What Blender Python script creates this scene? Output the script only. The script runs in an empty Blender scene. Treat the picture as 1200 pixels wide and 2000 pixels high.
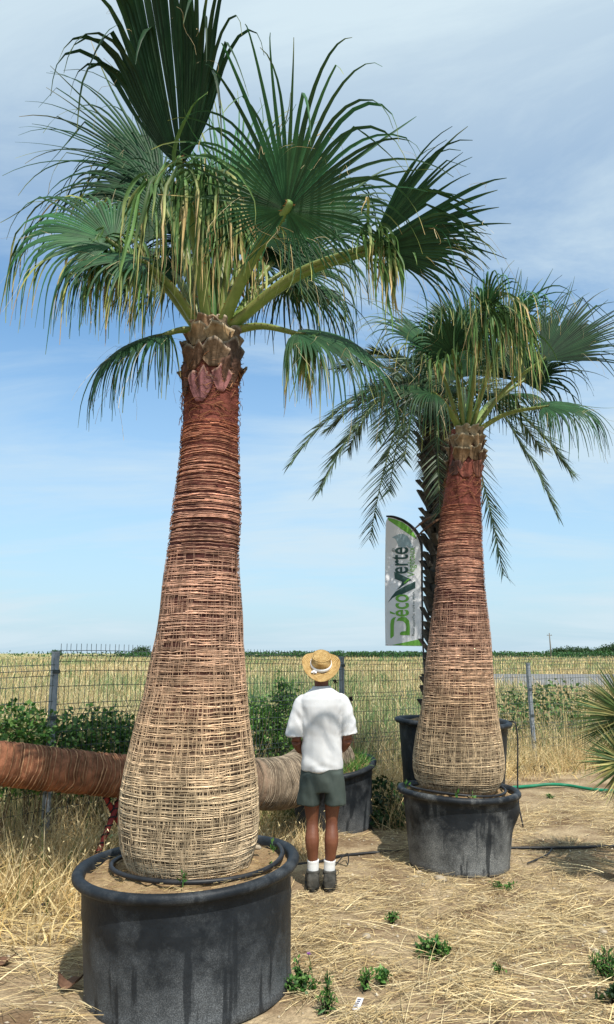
import bpy, bmesh, math, random
import numpy as np
from mathutils import Vector, Matrix, Euler

# ------------------------------------------------------------------ camera, sky, sun, exposure
scene = bpy.context.scene
COL = scene.collection
F = 1450.0                                   # focal length in photo pixels (photo 1200 x 2000)
PITCH = math.atan(275.0 / F)
CAMZ = 1.8
cam_d = bpy.data.cameras.new('camera'); cam = bpy.data.objects.new('camera', cam_d); COL.objects.link(cam)
cam_d.sensor_fit = 'VERTICAL'; cam_d.sensor_height = 36.0; cam_d.lens = F / 2000.0 * 36.0
cam_d.clip_start = 0.05; cam_d.clip_end = 3000.0
cam.location = (0, 0, CAMZ); cam.rotation_euler = (math.pi / 2 + PITCH, 0, 0)
scene.camera = cam

SUN_EL = math.radians(56); SUN_AZ = math.radians(158)      # azimuth clockwise from +Y (behind the camera, to the right)
sunv = Vector((math.sin(SUN_AZ) * math.cos(SUN_EL), math.cos(SUN_AZ) * math.cos(SUN_EL), math.sin(SUN_EL)))
sl = bpy.data.lights.new('sun', 'SUN'); sl.energy = 4.6; sl.angle = math.radians(0.55); sl.color = (1.0, 0.95, 0.87)
so = bpy.data.objects.new('sun', sl); COL.objects.link(so)
so.rotation_euler = sunv.to_track_quat('Z', 'Y').to_euler(); so.location = (6, -8, 14)

world = bpy.data.worlds.new('World'); scene.world = world; world.use_nodes = True
wn = world.node_tree; wn.nodes.clear()
def N(nt, typ, **kw):
    n = nt.nodes.new(typ)
    for k, v in kw.items():
        if k.startswith('i_'):
            key = k[2:]; key = int(key) if key.isdigit() else key.replace('_', ' ')
            n.inputs[key].default_value = v
        else: setattr(n, k, v)
    return n
L = lambda nt, a, b: nt.links.new(a, b)
sky = N(wn, 'ShaderNodeTexSky', sky_type='NISHITA', sun_disc=False, sun_elevation=SUN_EL, sun_rotation=SUN_AZ,
        altitude=50.0, air_density=1.0, dust_density=0.8, ozone_density=1.3)
tc = N(wn, 'ShaderNodeTexCoord')
sep = N(wn, 'ShaderNodeSeparateXYZ'); L(wn, tc.outputs['Generated'], sep.inputs[0])
zc = N(wn, 'ShaderNodeMath', operation='MAXIMUM', i_1=0.0); L(wn, sep.outputs['Z'], zc.inputs[0])
za = N(wn, 'ShaderNodeMath', operation='ADD', i_1=0.16); L(wn, zc.outputs[0], za.inputs[0])
dx = N(wn, 'ShaderNodeMath', operation='DIVIDE'); L(wn, sep.outputs['X'], dx.inputs[0]); L(wn, za.outputs[0], dx.inputs[1])
dy = N(wn, 'ShaderNodeMath', operation='DIVIDE'); L(wn, sep.outputs['Y'], dy.inputs[0]); L(wn, za.outputs[0], dy.inputs[1])
cmb = N(wn, 'ShaderNodeCombineXYZ'); L(wn, dx.outputs[0], cmb.inputs[0]); L(wn, dy.outputs[0], cmb.inputs[1])
mp = N(wn, 'ShaderNodeMapping'); mp.inputs['Scale'].default_value = (0.5, 1.25, 1.0); mp.inputs['Rotation'].default_value = (0, 0, 0.25)
mp.inputs['Location'].default_value = (3.3, 1.4, 0.0)
L(wn, cmb.outputs[0], mp.inputs[0])
nz1 = N(wn, 'ShaderNodeTexNoise', i_Scale=1.1, i_Detail=12.0, i_Roughness=0.64, i_Distortion=0.7); L(wn, mp.outputs[0], nz1.inputs['Vector'])
nz2 = N(wn, 'ShaderNodeTexNoise', i_Scale=0.55, i_Detail=3.0, i_Roughness=0.5); L(wn, cmb.outputs[0], nz2.inputs['Vector'])
mm = N(wn, 'ShaderNodeMath', operation='MULTIPLY'); L(wn, nz1.outputs[0], mm.inputs[0]); L(wn, nz2.outputs[0], mm.inputs[1])
cr = N(wn, 'ShaderNodeMapRange', i_1=0.20, i_2=0.33, i_3=0.04, i_4=0.75); L(wn, mm.outputs[0], cr.inputs[0])
tint = N(wn, 'ShaderNodeMix', data_type='RGBA', blend_type='MULTIPLY'); tint.inputs['Factor'].default_value = 1.0
L(wn, sky.outputs[0], tint.inputs['A']); tint.inputs['B'].default_value = (.78, 1.10, 1.20, 1)
hv = N(wn, 'ShaderNodeMapRange', i_1=0.44, i_2=0.70, i_3=0.0, i_4=0.8); L(wn, sep.outputs['Z'], hv.inputs[0])   # cirrus thickens overhead
hz_ = N(wn, 'ShaderNodeMapRange', i_1=0.0, i_2=0.40, i_3=0.92, i_4=0.05); L(wn, sep.outputs['Z'], hz_.inputs[0])          # haze along the horizon
hmix = N(wn, 'ShaderNodeMix', data_type='RGBA'); L(wn, hz_.outputs[0], hmix.inputs['Factor']); L(wn, tint.outputs['Result'], hmix.inputs['A']); hmix.inputs['B'].default_value = (3.15, 4.15, 4.95, 1)
cs = N(wn, 'ShaderNodeMath', operation='ADD', use_clamp=True); L(wn, cr.outputs[0], cs.inputs[0]); L(wn, hv.outputs[0], cs.inputs[1])
cmix = N(wn, 'ShaderNodeMix', data_type='RGBA', blend_type='MIX')
L(wn, cs.outputs[0], cmix.inputs['Factor']); L(wn, hmix.outputs['Result'], cmix.inputs['A']); cmix.inputs['B'].default_value = (4.0, 4.85, 5.35, 1)
bg = N(wn, 'ShaderNodeBackground', i_Strength=0.15); L(wn, cmix.outputs['Result'], bg.inputs[0])
wo = N(wn, 'ShaderNodeOutputWorld'); L(wn, bg.outputs[0], wo.inputs[0])
scene.view_settings.view_transform = 'Standard'; scene.view_settings.look = 'None'
scene.view_settings.exposure = 0.18; scene.view_settings.gamma = 1.0; scene.view_settings.use_curve_mapping = False
scene.render.engine = 'CYCLES'

# ------------------------------------------------------------------ helpers
PI = math.pi
cP, sP = math.cos(PITCH), math.sin(PITCH)
def P(px, py, Y):
    """the point of the place at ground distance Y seen at photo pixel px, py"""
    v = -(py - 1000.0) / F; u = (px - 600.0) / F
    y = cP - sP * v; z = sP + cP * v
    k = Y / y
    return np.array([u * k, Y, CAMZ + z * k])
def nrm(v):
    v = np.asarray(v, float); return v / (np.linalg.norm(v, axis=-1, keepdims=True) + 1e-12)

def hash3(ix, iy, iz, seed=0):
    h = (ix * 374761393 + iy * 668265263 + iz * 2147483647 + seed * 974634777) & 0xffffffff
    h = ((h ^ (h >> 13)) * 1274126177) & 0xffffffff
    h = h ^ (h >> 16)
    return (h & 0xffff) / 65535.0
def vnoise(p, seed=0):
    p = np.asarray(p, float); i = np.floor(p).astype(np.int64); f = p - i; f = f * f * (3 - 2 * f)
    r = 0
    for dx_ in (0, 1):
        for dy_ in (0, 1):
            for dz_ in (0, 1):
                w = (f[..., 0] if dx_ else 1 - f[..., 0]) * (f[..., 1] if dy_ else 1 - f[..., 1]) * (f[..., 2] if dz_ else 1 - f[..., 2])
                r = r + w * hash3(i[..., 0] + dx_, i[..., 1] + dy_, i[..., 2] + dz_, seed)
    return r
def n3(x, y, z=0.0, seed=0):
    x, y, z = np.broadcast_arrays(np.asarray(x, float), np.asarray(y, float), np.asarray(z, float))
    return vnoise(np.stack([x, y, z], -1), seed)

def tag(o, label=None, cat=None, group=None, kind=None):
    if label: o['label'] = label
    if cat: o['category'] = cat
    if group: o['group'] = group
    if kind: o['kind'] = kind
    return o
def thing(name, loc, label, cat, group=None):
    o = bpy.data.objects.new(name, None); COL.objects.link(o); o.location = tuple(loc); o.empty_display_size = 0.1
    return tag(o, label, cat, group)
def wloc(o):
    v = Vector((0, 0, 0))
    while o is not None: v = v + o.location; o = o.parent
    return v
def link_mesh(name, me, parent=None):
    o = bpy.data.objects.new(name, me); COL.objects.link(o)
    if parent is not None: o.parent = parent
    return o
def mk(name, V, Fc, mat, parent=None, smooth=True, col=None, origin=None):
    """one mesh object from world-space vertices; Fc is a list of faces or an (n,4)/(n,3) array"""
    V = np.asarray(V, float).reshape(-1, 3)
    off = np.array(wloc(parent)) if parent is not None else (np.array(origin, float) if origin is not None else np.zeros(3))
    Vl = V - off
    me = bpy.data.meshes.new(name)
    if isinstance(Fc, np.ndarray):
        n, k = Fc.shape
        me.vertices.add(len(Vl)); me.vertices.foreach_set('co', Vl.astype(np.float32).ravel())
        me.loops.add(n * k); me.loops.foreach_set('vertex_index', Fc.astype(np.int32).ravel())
        me.polygons.add(n); me.polygons.foreach_set('loop_start', np.arange(0, n * k, k, dtype=np.int32))
        me.update(calc_edges=True); me.validate()
    else:
        me.from_pydata([tuple(v) for v in Vl], [], [tuple(int(i) for i in f) for f in Fc]); me.update()
    if col is not None:
        c = np.asarray(col, float)
        if c.shape[1] == 3: c = np.concatenate([c, np.ones((len(c), 1))], 1)
        a = me.color_attributes.new('col', 'FLOAT_COLOR', 'POINT'); a.data.foreach_set('color', c.astype(np.float32).ravel())
    if smooth: me.polygons.foreach_set('use_smooth', np.ones(len(me.polygons), dtype=bool))
    if mat is not None: me.materials.append(mat)
    o = link_mesh(name, me, parent)
    if parent is None and origin is not None: o.location = tuple(origin)
    return o
class MB:
    """collects pieces of ONE object"""
    def __init__(s): s.V = []; s.F = []; s.C = []; s.n = 0
    def add(s, V, Fc, col=None):
        V = np.asarray(V, float).reshape(-1, 3)
        s.V.append(V); s.F.extend([tuple(int(i) + s.n for i in f) for f in Fc])
        if col is not None:
            c = np.asarray(col, float)
            if c.ndim == 1: c = np.tile(c, (len(V), 1))
            s.C.append(c[:, :3])
        s.n += len(V); return s
    def build(s, name, mat, parent=None, smooth=True, origin=None):
        return mk(name, np.concatenate(s.V), s.F, mat, parent, smooth, np.concatenate(s.C) if s.C else None, origin)
def frames(Pt):
    Pt = np.asarray(Pt, float); T = nrm(np.gradient(Pt, axis=0))
    a = np.array([0, 0, 1.0]) if abs(T[0][2]) < 0.9 else np.array([1.0, 0, 0])
    u = nrm(np.cross(a, T[0])); U = [u]
    for i in range(1, len(Pt)):
        u = u - T[i] * np.dot(u, T[i]); u = nrm(u); U.append(u)
    U = np.array(U); W = np.cross(T, U); return T, U, W
def tube(Pt, R, sides=8, cap=True, flat=1.0, closed=False):
    Pt = np.asarray(Pt, float); n = len(Pt); R = np.broadcast_to(np.asarray(R, float), (n,))
    T, U, W = frames(Pt)
    a = np.linspace(0, 2 * PI, sides, endpoint=False)
    V = Pt[:, None, :] + R[:, None, None] * (np.cos(a)[None, :, None] * U[:, None, :] + flat * np.sin(a)[None, :, None] * W[:, None, :])
    Fc = []
    for i in range(n if closed else n - 1):
        i2 = (i + 1) % n
        for j in range(sides):
            k = (j + 1) % sides
            Fc.append((i * sides + j, i * sides + k, i2 * sides + k, i2 * sides + j))
    if cap and not closed:
        Fc.append(tuple(range(sides - 1, -1, -1))); Fc.append(tuple((n - 1) * sides + j for j in range(sides)))
    return V.reshape(-1, 3), Fc
def box(x0, x1, y0, y1, z0, z1):
    V = [(x, y, z) for x in (x0, x1) for y in (y0, y1) for z in (z0, z1)]
    return np.array(V, float), [(0, 1, 3, 2), (4, 6, 7, 5), (0, 4, 5, 1), (2, 3, 7, 6), (0, 2, 6, 4), (1, 5, 7, 3)]
def smoothpath(pts, n):
    """Catmull-Rom through pts, n samples"""
    pts = np.asarray(pts, float); m = len(pts)
    Q = np.concatenate([[2 * pts[0] - pts[1]], pts, [2 * pts[-1] - pts[-2]]])
    out = []
    for t in np.linspace(0, m - 1 - 1e-9, n):
        i = int(t); f = t - i; p0, p1, p2, p3 = Q[i], Q[i + 1], Q[i + 2], Q[i + 3]
        out.append(0.5 * ((2 * p1) + (-p0 + p2) * f + (2 * p0 - 5 * p1 + 4 * p2 - p3) * f * f + (-p0 + 3 * p1 - 3 * p2 + p3) * f ** 3))
    return np.array(out)
def loft(rings, seg=24, cap=True):
    """rings: (cx, cy, cz, rx, ry) horizontal ellipses"""
    V = []; Fc = []
    a = np.linspace(0, 2 * PI, seg, endpoint=False)
    for (cx, cy, cz, rx, ry) in rings:
        V.append(np.stack([cx + rx * np.cos(a), cy + ry * np.sin(a), np.full(seg, cz)], 1))
    n = len(rings)
    for i in range(n - 1):
        for j in range(seg):
            k = (j + 1) % seg; Fc.append((i * seg + j, i * seg + k, (i + 1) * seg + k, (i + 1) * seg + j))
    if cap: Fc.append(tuple(range(seg - 1, -1, -1))); Fc.append(tuple((n - 1) * seg + j for j in range(seg)))
    return np.concatenate(V), Fc
def ribbons(base, d, length, width, bend, bdir, K=4, taper=1.0, wdir=None, face=None):
    """N thin blades, each K quads long, all numpy. returns V (N*(K+1)*2,3), F"""
    Nn = len(base); d = nrm(d)
    t = np.linspace(0, 1, K + 1)
    if wdir is None:
        r = np.random.RandomState(7).randn(Nn, 3); r[:, 2] *= 0.3
        wdir = nrm(np.cross(d, r))
    pts = base[:, None, :] + length[:, None, None] * (t[None, :, None] * d[:, None, :] + (bend[:, None] * t[None, :] ** 2)[..., None] * bdir[:, None, :])
    w = (width[:, None] * np.maximum(0.04, (1 - taper * t[None, :] ** 1.5)))[..., None] * 0.5 * wdir[:, None, :]
    V = np.stack([pts - w, pts + w], 2).reshape(-1, 3)
    b = (np.arange(Nn) * (K + 1) * 2)[:, None]; k = (np.arange(K) * 2)[None, :]
    s = b + k
    Fq = np.stack([s, s + 1, s + 3, s + 2], -1).reshape(-1, 4)
    return V, Fq, np.repeat(np.arange(Nn), (K + 1) * 2), np.tile(np.repeat(t, 2), Nn)
def leaves(pos, d, nrmv, length, width):
    """N leaf shapes: six-point folded blades (4 tris)"""
    d = nrm(d); s = nrm(np.cross(d, nrmv)); u = np.cross(s, d)
    l = length[:, None]; w = width[:, None]
    pts = [pos, pos + d * l * .38 + s * w * .5 + u * w * .12, pos + d * l * .42, pos + d * l * .38 - s * w * .5 + u * w * .12, pos + d * l]
    V = np.stack(pts, 1).reshape(-1, 3); b = (np.arange(len(pos)) * 5)[:, None]
    Fq = np.concatenate([b + np.array([[0, 1, 2]]), b + np.array([[1, 4, 2]]), b + np.array([[0, 2, 3]]), b + np.array([[2, 4, 3]])])
    return V, Fq

# ------------------------------------------------------------------ materials
def mat(name, c1, c2=None, scale=8.0, rough=0.8, bump=0.0, bscale=None, detail=6.0, lo=0.35, hi=0.65, attr=False, trans=0.0, spec=0.3,
        stretch=(1, 1, 1), var=0.0, coord='Object', bdist=0.01):
    m = bpy.data.materials.new(name); m.use_nodes = True; nt = m.node_tree; nt.nodes.clear()
    out = N(nt, 'ShaderNodeOutputMaterial'); b = N(nt, 'ShaderNodeBsdfPrincipled'); b.inputs['Roughness'].default_value = rough
    b.inputs['Specular IOR Level'].default_value = spec
    tcx = N(nt, 'ShaderNodeTexCoord'); mpn = N(nt, 'ShaderNodeMapping'); mpn.inputs['Scale'].default_value = stretch
    L(nt, tcx.outputs[coord], mpn.inputs[0])
    nz = N(nt, 'ShaderNodeTexNoise', i_Scale=scale, i_Detail=detail, i_Roughness=0.6); L(nt, mpn.outputs[0], nz.inputs['Vector'])
    mr = N(nt, 'ShaderNodeMapRange', i_1=lo, i_2=hi); L(nt, nz.outputs[0], mr.inputs[0])
    c2 = c2 or c1
    mx = N(nt, 'ShaderNodeMix', data_type='RGBA'); L(nt, mr.outputs[0], mx.inputs['Factor'])
    mx.inputs['A'].default_value = (*c1, 1); mx.inputs['B'].default_value = (*c2, 1)
    colout = mx.outputs['Result']
    if attr:
        at = N(nt, 'ShaderNodeVertexColor', layer_name='col')
        ml = N(nt, 'ShaderNodeMix', data_type='RGBA', blend_type='MULTIPLY'); ml.inputs['Factor'].default_value = 1.0
        L(nt, at.outputs[0], ml.inputs['A']); L(nt, colout, ml.inputs['B']); colout = ml.outputs['Result']
    if var:
        oi = N(nt, 'ShaderNodeObjectInfo'); vr = N(nt, 'ShaderNodeMapRange', i_3=1 - var, i_4=1 + var); L(nt, oi.outputs['Random'], vr.inputs[0])
        mv = N(nt, 'ShaderNodeMix', data_type='RGBA', blend_type='MULTIPLY'); mv.inputs['Factor'].default_value = 1.0
        L(nt, colout, mv.inputs['A']); L(nt, vr.outputs[0], mv.inputs['B']); colout = mv.outputs['Result']
    L(nt, colout, b.inputs['Base Color'])
    if bump:
        nb = N(nt, 'ShaderNodeTexNoise', i_Scale=bscale or scale * 3, i_Detail=5.0, i_Roughness=0.6); L(nt, mpn.outputs[0], nb.inputs['Vector'])
        bp = N(nt, 'ShaderNodeBump', i_Strength=bump, i_Distance=bdist); L(nt, nb.outputs[0], bp.inputs['Height']); L(nt, bp.outputs[0], b.inputs['Normal'])
    if trans:
        tr = N(nt, 'ShaderNodeBsdfTranslucent'); L(nt, colout, tr.inputs[0])
        ms = N(nt, 'ShaderNodeMixShader'); ms.inputs[0].default_value = trans; L(nt, b.outputs[0], ms.inputs[1]); L(nt, tr.outputs[0], ms.inputs[2])
        L(nt, ms.outputs[0], out.inputs[0])
    else: L(nt, b.outputs[0], out.inputs[0])
    m['bsdf'] = b.name
    return m
M = {}
M['frond'] = mat('fan_leaf', (.75, .75, .75), (1.15, 1.1, 1.0), 9, 0.5, 0, attr=True, trans=0.16, spec=0.2, var=.18)
M['petiole'] = mat('petiole', (.75, .8, .7), (1.1, 1.1, 1.1), 14, 0.45, attr=True, spec=.4)
M['feather'] = mat('feather_leaf', (.75, .75, .75), (1.15, 1.1, 1.0), 7, 0.45, attr=True, trans=0.18, spec=.4, var=.2)
M['grass'] = mat('grass_blade', (.8, .8, .8), (1.15, 1.15, 1.1), 5, 0.75, attr=True, trans=.25, spec=.15)
M['straw'] = mat('straw', (.75, .75, .75), (1.15, 1.12, 1.05), 12, 0.7, attr=True, spec=.25)
M['leaf'] = mat('bush_leaf', (.7, .7, .7), (1.2, 1.2, 1.1), 6, 0.5, attr=True, trans=.25, spec=.35)
M['fibre'] = mat('trunk_fibre', (.62, .62, .62), (1.2, 1.2, 1.2), 20, 0.9, attr=True, spec=.1)
M['bark'] = mat('trunk_bark', (.6, .6, .6), (1.15, 1.15, 1.15), 16, 0.85, 0.8, 60, attr=True, spec=.15)
M['boot'] = mat('leaf_base', (.6, .6, .6), (1.2, 1.2, 1.2), 22, 0.8, 0.6, 50, attr=True, spec=.2)
M['darkboot'] = mat('date_leaf_base', (.035, .032, .028), (.085, .075, .06), 18, 0.85, 0.6, 50, var=.3)
M['twig'] = mat('twig', (.12, .08, .045), (.22, .16, .09), 20, .9)
M['hose_green'] = mat('green_hose', (.012, .16, .085), (.02, .22, .11), 10, .45)
M['pipe'] = mat('black_pipe', (.012, .013, .015), (.03, .03, .032), 12, .45)
M['steel'] = mat('galvanised_post', (.2, .23, .26), (.32, .35, .38), 14, .5, .2, 40, spec=.5)
M['wire'] = mat('fence_wire', (.035, .05, .05), (.07, .085, .085), 20, .5)
M['stone'] = mat('stone', (.36, .29, .2), (.5, .43, .33), 14, .9, .5, 30, var=.2)
M['road'] = mat('asphalt_track', (.17, .17, .17), (.24, .235, .22), 2, .95)
M['wood_pole'] = mat('wooden_pole', (.13, .12, .11), (.2, .19, .17), 6, .9)
M['redpaint'] = mat('red_paint', (.2, .02, .018), (.33, .04, .03), 20, .5)
M['blackrope'] = mat('black_rope', (.015, .015, .015), (.03, .03, .03), 30, .8)
M['skin'] = mat('skin', (.135, .046, .024), (.20, .075, .038), 9, .5, .15, 120, spec=.4)
M['shirt'] = mat('white_cotton', (.58, .585, .595), (.67, .675, .68), 5, .9, .35, 260, spec=.15, bdist=.002)
M['shorts'] = mat('grey_green_nylon', (.052, .068, .06), (.072, .09, .08), 6, .8, .3, 200, spec=.2, bdist=.002)
M['sock'] = mat('white_sock', (.72, .72, .7), (.8, .8, .78), 20, .95, .4, 200, bdist=.003)
M['shoe'] = mat('dark_suede', (.03, .03, .026), (.075, .07, .06), 16, .85, .5, 60)
M['sole'] = mat('rubber_sole', (.02, .02, .019), (.045, .043, .04), 20, .7)
M['hair'] = mat('hair', (.008, .007, .006), (.015, .012, .01), 30, .8)
M['ribbon'] = mat('white_ribbon', (.75, .75, .76), (.82, .82, .82), 10, .8)
M['flag_white'] = mat('flag_cloth', (.8, .8, .82), (.86, .86, .87), 3, .7)
M['flag_green'] = mat('flag_green_print', (.16, .42, .06), (.2, .48, .09), 8, .7)
M['flag_dark'] = mat('flag_dark_green_print', (.035, .085, .075), (.06, .12, .105), 8, .7)
M['flag_leaf'] = mat('flag_grey_print', (.32, .44, .48), (.38, .5, .54), 8, .7)
M['flag_black'] = mat('flag_black_hem', (.01, .011, .013), (.02, .02, .022), 8, .6)
M['tagwhite'] = mat('plant_tag', (.62, .63, .68), (.74, .74, .78), 10, .5)
M['ink'] = mat('tag_ink', (.08, .09, .16), (.1, .11, .18), 8, .6)
M['dead'] = mat('dead_leaf_base', (.10, .05, .03), (.2, .11, .065), 12, .9, .5, 40)
M['purple'] = mat('purple_petal', (.42, .16, .5), (.52, .24, .6), 10, .7, trans=.2)

def straw_hat_mat():
    m = mat('woven_straw', (.45, .27, .09), (.68, .47, .2), 30, .75, spec=.25); nt = m.node_tree; b = nt.nodes[m['bsdf']]
    tcx = N(nt, 'ShaderNodeTexCoord'); w = N(nt, 'ShaderNodeTexWave', wave_type='RINGS', rings_direction='Z', i_Scale=28.0, i_Distortion=1.2, i_Detail=2.0)
    w.inputs['Detail Scale'].default_value = 6.0
    L(nt, tcx.outputs['Object'], w.inputs['Vector'])
    bp = N(nt, 'ShaderNodeBump', i_Strength=.9, i_Distance=.006); L(nt, w.outputs[1], bp.inputs['Height']); L(nt, bp.outputs[0], b.inputs['Normal'])
    src = b.inputs['Base Color'].links[0].from_socket
    mx = N(nt, 'ShaderNodeMix', data_type='RGBA', blend_type='MULTIPLY'); mx.inputs['Factor'].default_value = .75
    ra = N(nt, 'ShaderNodeMapRange', i_3=.55, i_4=1.15); L(nt, w.outputs[1], ra.inputs[0])
    L(nt, src, mx.inputs['A']); L(nt, ra.outputs[0], mx.inputs['B']); L(nt, mx.outputs['Result'], b.inputs['Base Color'])
    return m
M['hat'] = straw_hat_mat()

def pot_mat(name, h, dust_h, amount, dust=(.235, .25, .26)):
    """black plastic, dusty towards the ground with darker washed runs (dirt, not light)"""
    m = mat(name, (.008, .011, .015), (.016, .020, .025), 9, .55, .25, 45, spec=.25); nt = m.node_tree; b = nt.nodes[m['bsdf']]
    tcx = N(nt, 'ShaderNodeTexCoord'); sp = N(nt, 'ShaderNodeSeparateXYZ'); L(nt, tcx.outputs['Object'], sp.inputs[0])
    n1 = N(nt, 'ShaderNodeTexNoise', i_Scale=5.0, i_Detail=8.0, i_Roughness=.65); L(nt, tcx.outputs['Object'], n1.inputs['Vector'])
    mps = N(nt, 'ShaderNodeMapping'); mps.inputs['Scale'].default_value = (1, 1, .10); L(nt, tcx.outputs['Object'], mps.inputs[0])
    n2 = N(nt, 'ShaderNodeTexNoise', i_Scale=13.0, i_Detail=3.0, i_Roughness=.5); L(nt, mps.outputs[0], n2.inputs['Vector'])
    n3_ = N(nt, 'ShaderNodeTexNoise', i_Scale=190.0, i_Detail=2.0, i_Roughness=.7); L(nt, tcx.outputs['Object'], n3_.inputs['Vector'])
    hz = N(nt, 'ShaderNodeMapRange', i_1=dust_h, i_2=0.0, i_3=0.0, i_4=1.0); L(nt, sp.outputs['Z'], hz.inputs[0])
    a1 = N(nt, 'ShaderNodeMapRange', i_1=.3, i_2=.7, i_3=-.5, i_4=.6); L(nt, n1.outputs[0], a1.inputs[0])
    ad = N(nt, 'ShaderNodeMath', operation='ADD'); L(nt, hz.outputs[0], ad.inputs[0]); L(nt, a1.outputs[0], ad.inputs[1])
    st = N(nt, 'ShaderNodeMapRange', i_1=.56, i_2=.62, i_3=1.0, i_4=.18); L(nt, n2.outputs[0], st.inputs[0])
    mu = N(nt, 'ShaderNodeMath', operation='MULTIPLY', use_clamp=True); L(nt, ad.outputs[0], mu.inputs[0]); L(nt, st.outputs[0], mu.inputs[1])
    sk = N(nt, 'ShaderNodeMapRange', i_1=.45, i_2=.62, i_3=.30, i_4=1.0); L(nt, n3_.outputs[0], sk.inputs[0])
    mu2 = N(nt, 'ShaderNodeMath', operation='MULTIPLY', use_clamp=True); L(nt, mu.outputs[0], mu2.inputs[0]); L(nt, sk.outputs[0], mu2.inputs[1])
    am = N(nt, 'ShaderNodeMath', operation='MULTIPLY', use_clamp=True, i_1=amount); L(nt, mu2.outputs[0], am.inputs[0])
    src = b.inputs['Base Color'].links[0].from_socket
    mx = N(nt, 'ShaderNodeMix', data_type='RGBA'); L(nt, am.outputs[0], mx.inputs['Factor']); L(nt, src, mx.inputs['A']); mx.inputs['B'].default_value = (*dust, 1)
    L(nt, mx.outputs['Result'], b.inputs['Base Color'])
    rr = N(nt, 'ShaderNodeMapRange', i_3=.52, i_4=.95); L(nt, am.outputs[0], rr.inputs[0]); L(nt, rr.outputs[0], b.inputs['Roughness'])
    return m

def ground_mat():
    m = mat('ground_soil', (.20, .13, .075), (.48, .37, .23), 2.3, .95, .9, 26, detail=9, spec=.1, bdist=.03); nt = m.node_tree; b = nt.nodes[m['bsdf']]
    tcx = N(nt, 'ShaderNodeTexCoord')
    n1 = N(nt, 'ShaderNodeTexNoise', i_Scale=55.0, i_Detail=6.0, i_Roughness=.7); L(nt, tcx.outputs['Object'], n1.inputs['Vector'])
    mr = N(nt, 'ShaderNodeMapRange', i_1=.3, i_2=.7, i_3=.6, i_4=1.25); L(nt, n1.outputs[0], mr.inputs[0])
    src = b.inputs['Base Color'].links[0].from_socket
    mx = N(nt, 'ShaderNodeMix', data_type='RGBA', blend_type='MULTIPLY'); mx.inputs['Factor'].default_value = 1; L(nt, src, mx.inputs['A']); L(nt, mr.outputs[0], mx.inputs['B'])
    # the field beyond the fence: dry grass colours
    n2 = N(nt, 'ShaderNodeTexNoise', i_Scale=.12, i_Detail=5.0); L(nt, tcx.outputs['Object'], n2.inputs['Vector'])
    m2 = N(nt, 'ShaderNodeMapRange', i_1=.42, i_2=.62); L(nt, n2.outputs[0], m2.inputs[0])
    fx = N(nt, 'ShaderNodeMix', data_type='RGBA'); L(nt, m2.outputs[0], fx.inputs['Factor']); fx.inputs['A'].default_value = (.42, .34, .17, 1); fx.inputs['B'].default_value = (.20, .23, .09, 1)
    sp = N(nt, 'ShaderNodeSeparateXYZ'); L(nt, tcx.outputs['Object'], sp.inputs[0])
    my = N(nt, 'ShaderNodeMapRange', i_1=12.0, i_2=16.0); L(nt, sp.outputs['Y'], my.inputs[0])
    fm = N(nt, 'ShaderNodeMix', data_type='RGBA'); L(nt, my.outputs[0], fm.inputs['Factor']); L(nt, mx.outputs['Result'], fm.inputs['A']); L(nt, fx.outputs['Result'], fm.inputs['B'])
    L(nt, fm.outputs['Result'], b.inputs['Base Color'])
    return m
M['ground'] = ground_mat()
M['soil'] = mat('pot_soil', (.22, .14, .075), (.38, .27, .15), 9, .95, 1.0, 40, spec=.1, bdist=.02)

STRAW = np.array([[.62, .47, .22], [.50, .37, .17], [.70, .57, .31], [.40, .28, .12], [.56, .44, .23]])
GREEN = np.array([[.07, .15, .035], [.10, .2, .05], [.05, .11, .025], [.14, .22, .06]])
def pick(pal, n, rs, j=.18): return pal[rs.randint(0, len(pal), n)] * (1 + j * rs.randn(n, 1)).clip(.5, 1.5)

# ------------------------------------------------------------------ the ground, track and far country
def gh(x, y):
    r = np.clip((12 - np.asarray(y, float)) / 4, 0, 1)
    return (.035 * (n3(np.asarray(x) * .9, np.asarray(y) * .9, 0, 3) - .5) + .03 * (n3(np.asarray(x) * 4, np.asarray(y) * 4, 0, 4) - .5) + .016 * (n3(np.asarray(x) * 11, np.asarray(y) * 11, 0, 14) - .5)) * r
def build_ground():
    gx = np.concatenate([-np.geomspace(1200, 7.2, 26), np.linspace(-7, 7, 200), np.geomspace(7.2, 1200, 26)])
    gy = np.concatenate([[-40, -15, -6, -2], np.linspace(0, 13, 200), np.geomspace(13.3, 2000, 40)])
    X, Y = np.meshgrid(gx, gy); Z = gh(X, Y)
    V = np.stack([X, Y, Z], -1).reshape(-1, 3); nx = len(gx); ny = len(gy)
    i = (np.arange(ny - 1) * nx)[:, None] + np.arange(nx - 1)[None, :]
    Fq = np.stack([i, i + 1, i + nx + 1, i + nx], -1).reshape(-1, 4)
    tag(mk('ground', V, Fq, M['ground']), 'sandy straw-littered ground running out into the dry field', 'ground', kind='structure')
build_ground()
def build_track():
    xs = np.linspace(9, 90, 40); V = []; 
    for x in xs:
        c = 42 + .03 * (x - 9) + .6 * math.sin(x * .2)
        V += [(x, c - 4.6, .0), (x, c - 3.2, .30), (x, c + 3.2, .55), (x, c + 4.6, .0)]
    Fq = [(i * 4 + k, i * 4 + k + 1, i * 4 + 5 + k, i * 4 + 4 + k) for i in range(len(xs) - 1) for k in range(3)]
    tag(mk('farm_track', np.array(V), Fq, M['road']), 'pale grey farm track crossing the field', 'track', kind='structure')
build_track()

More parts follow.
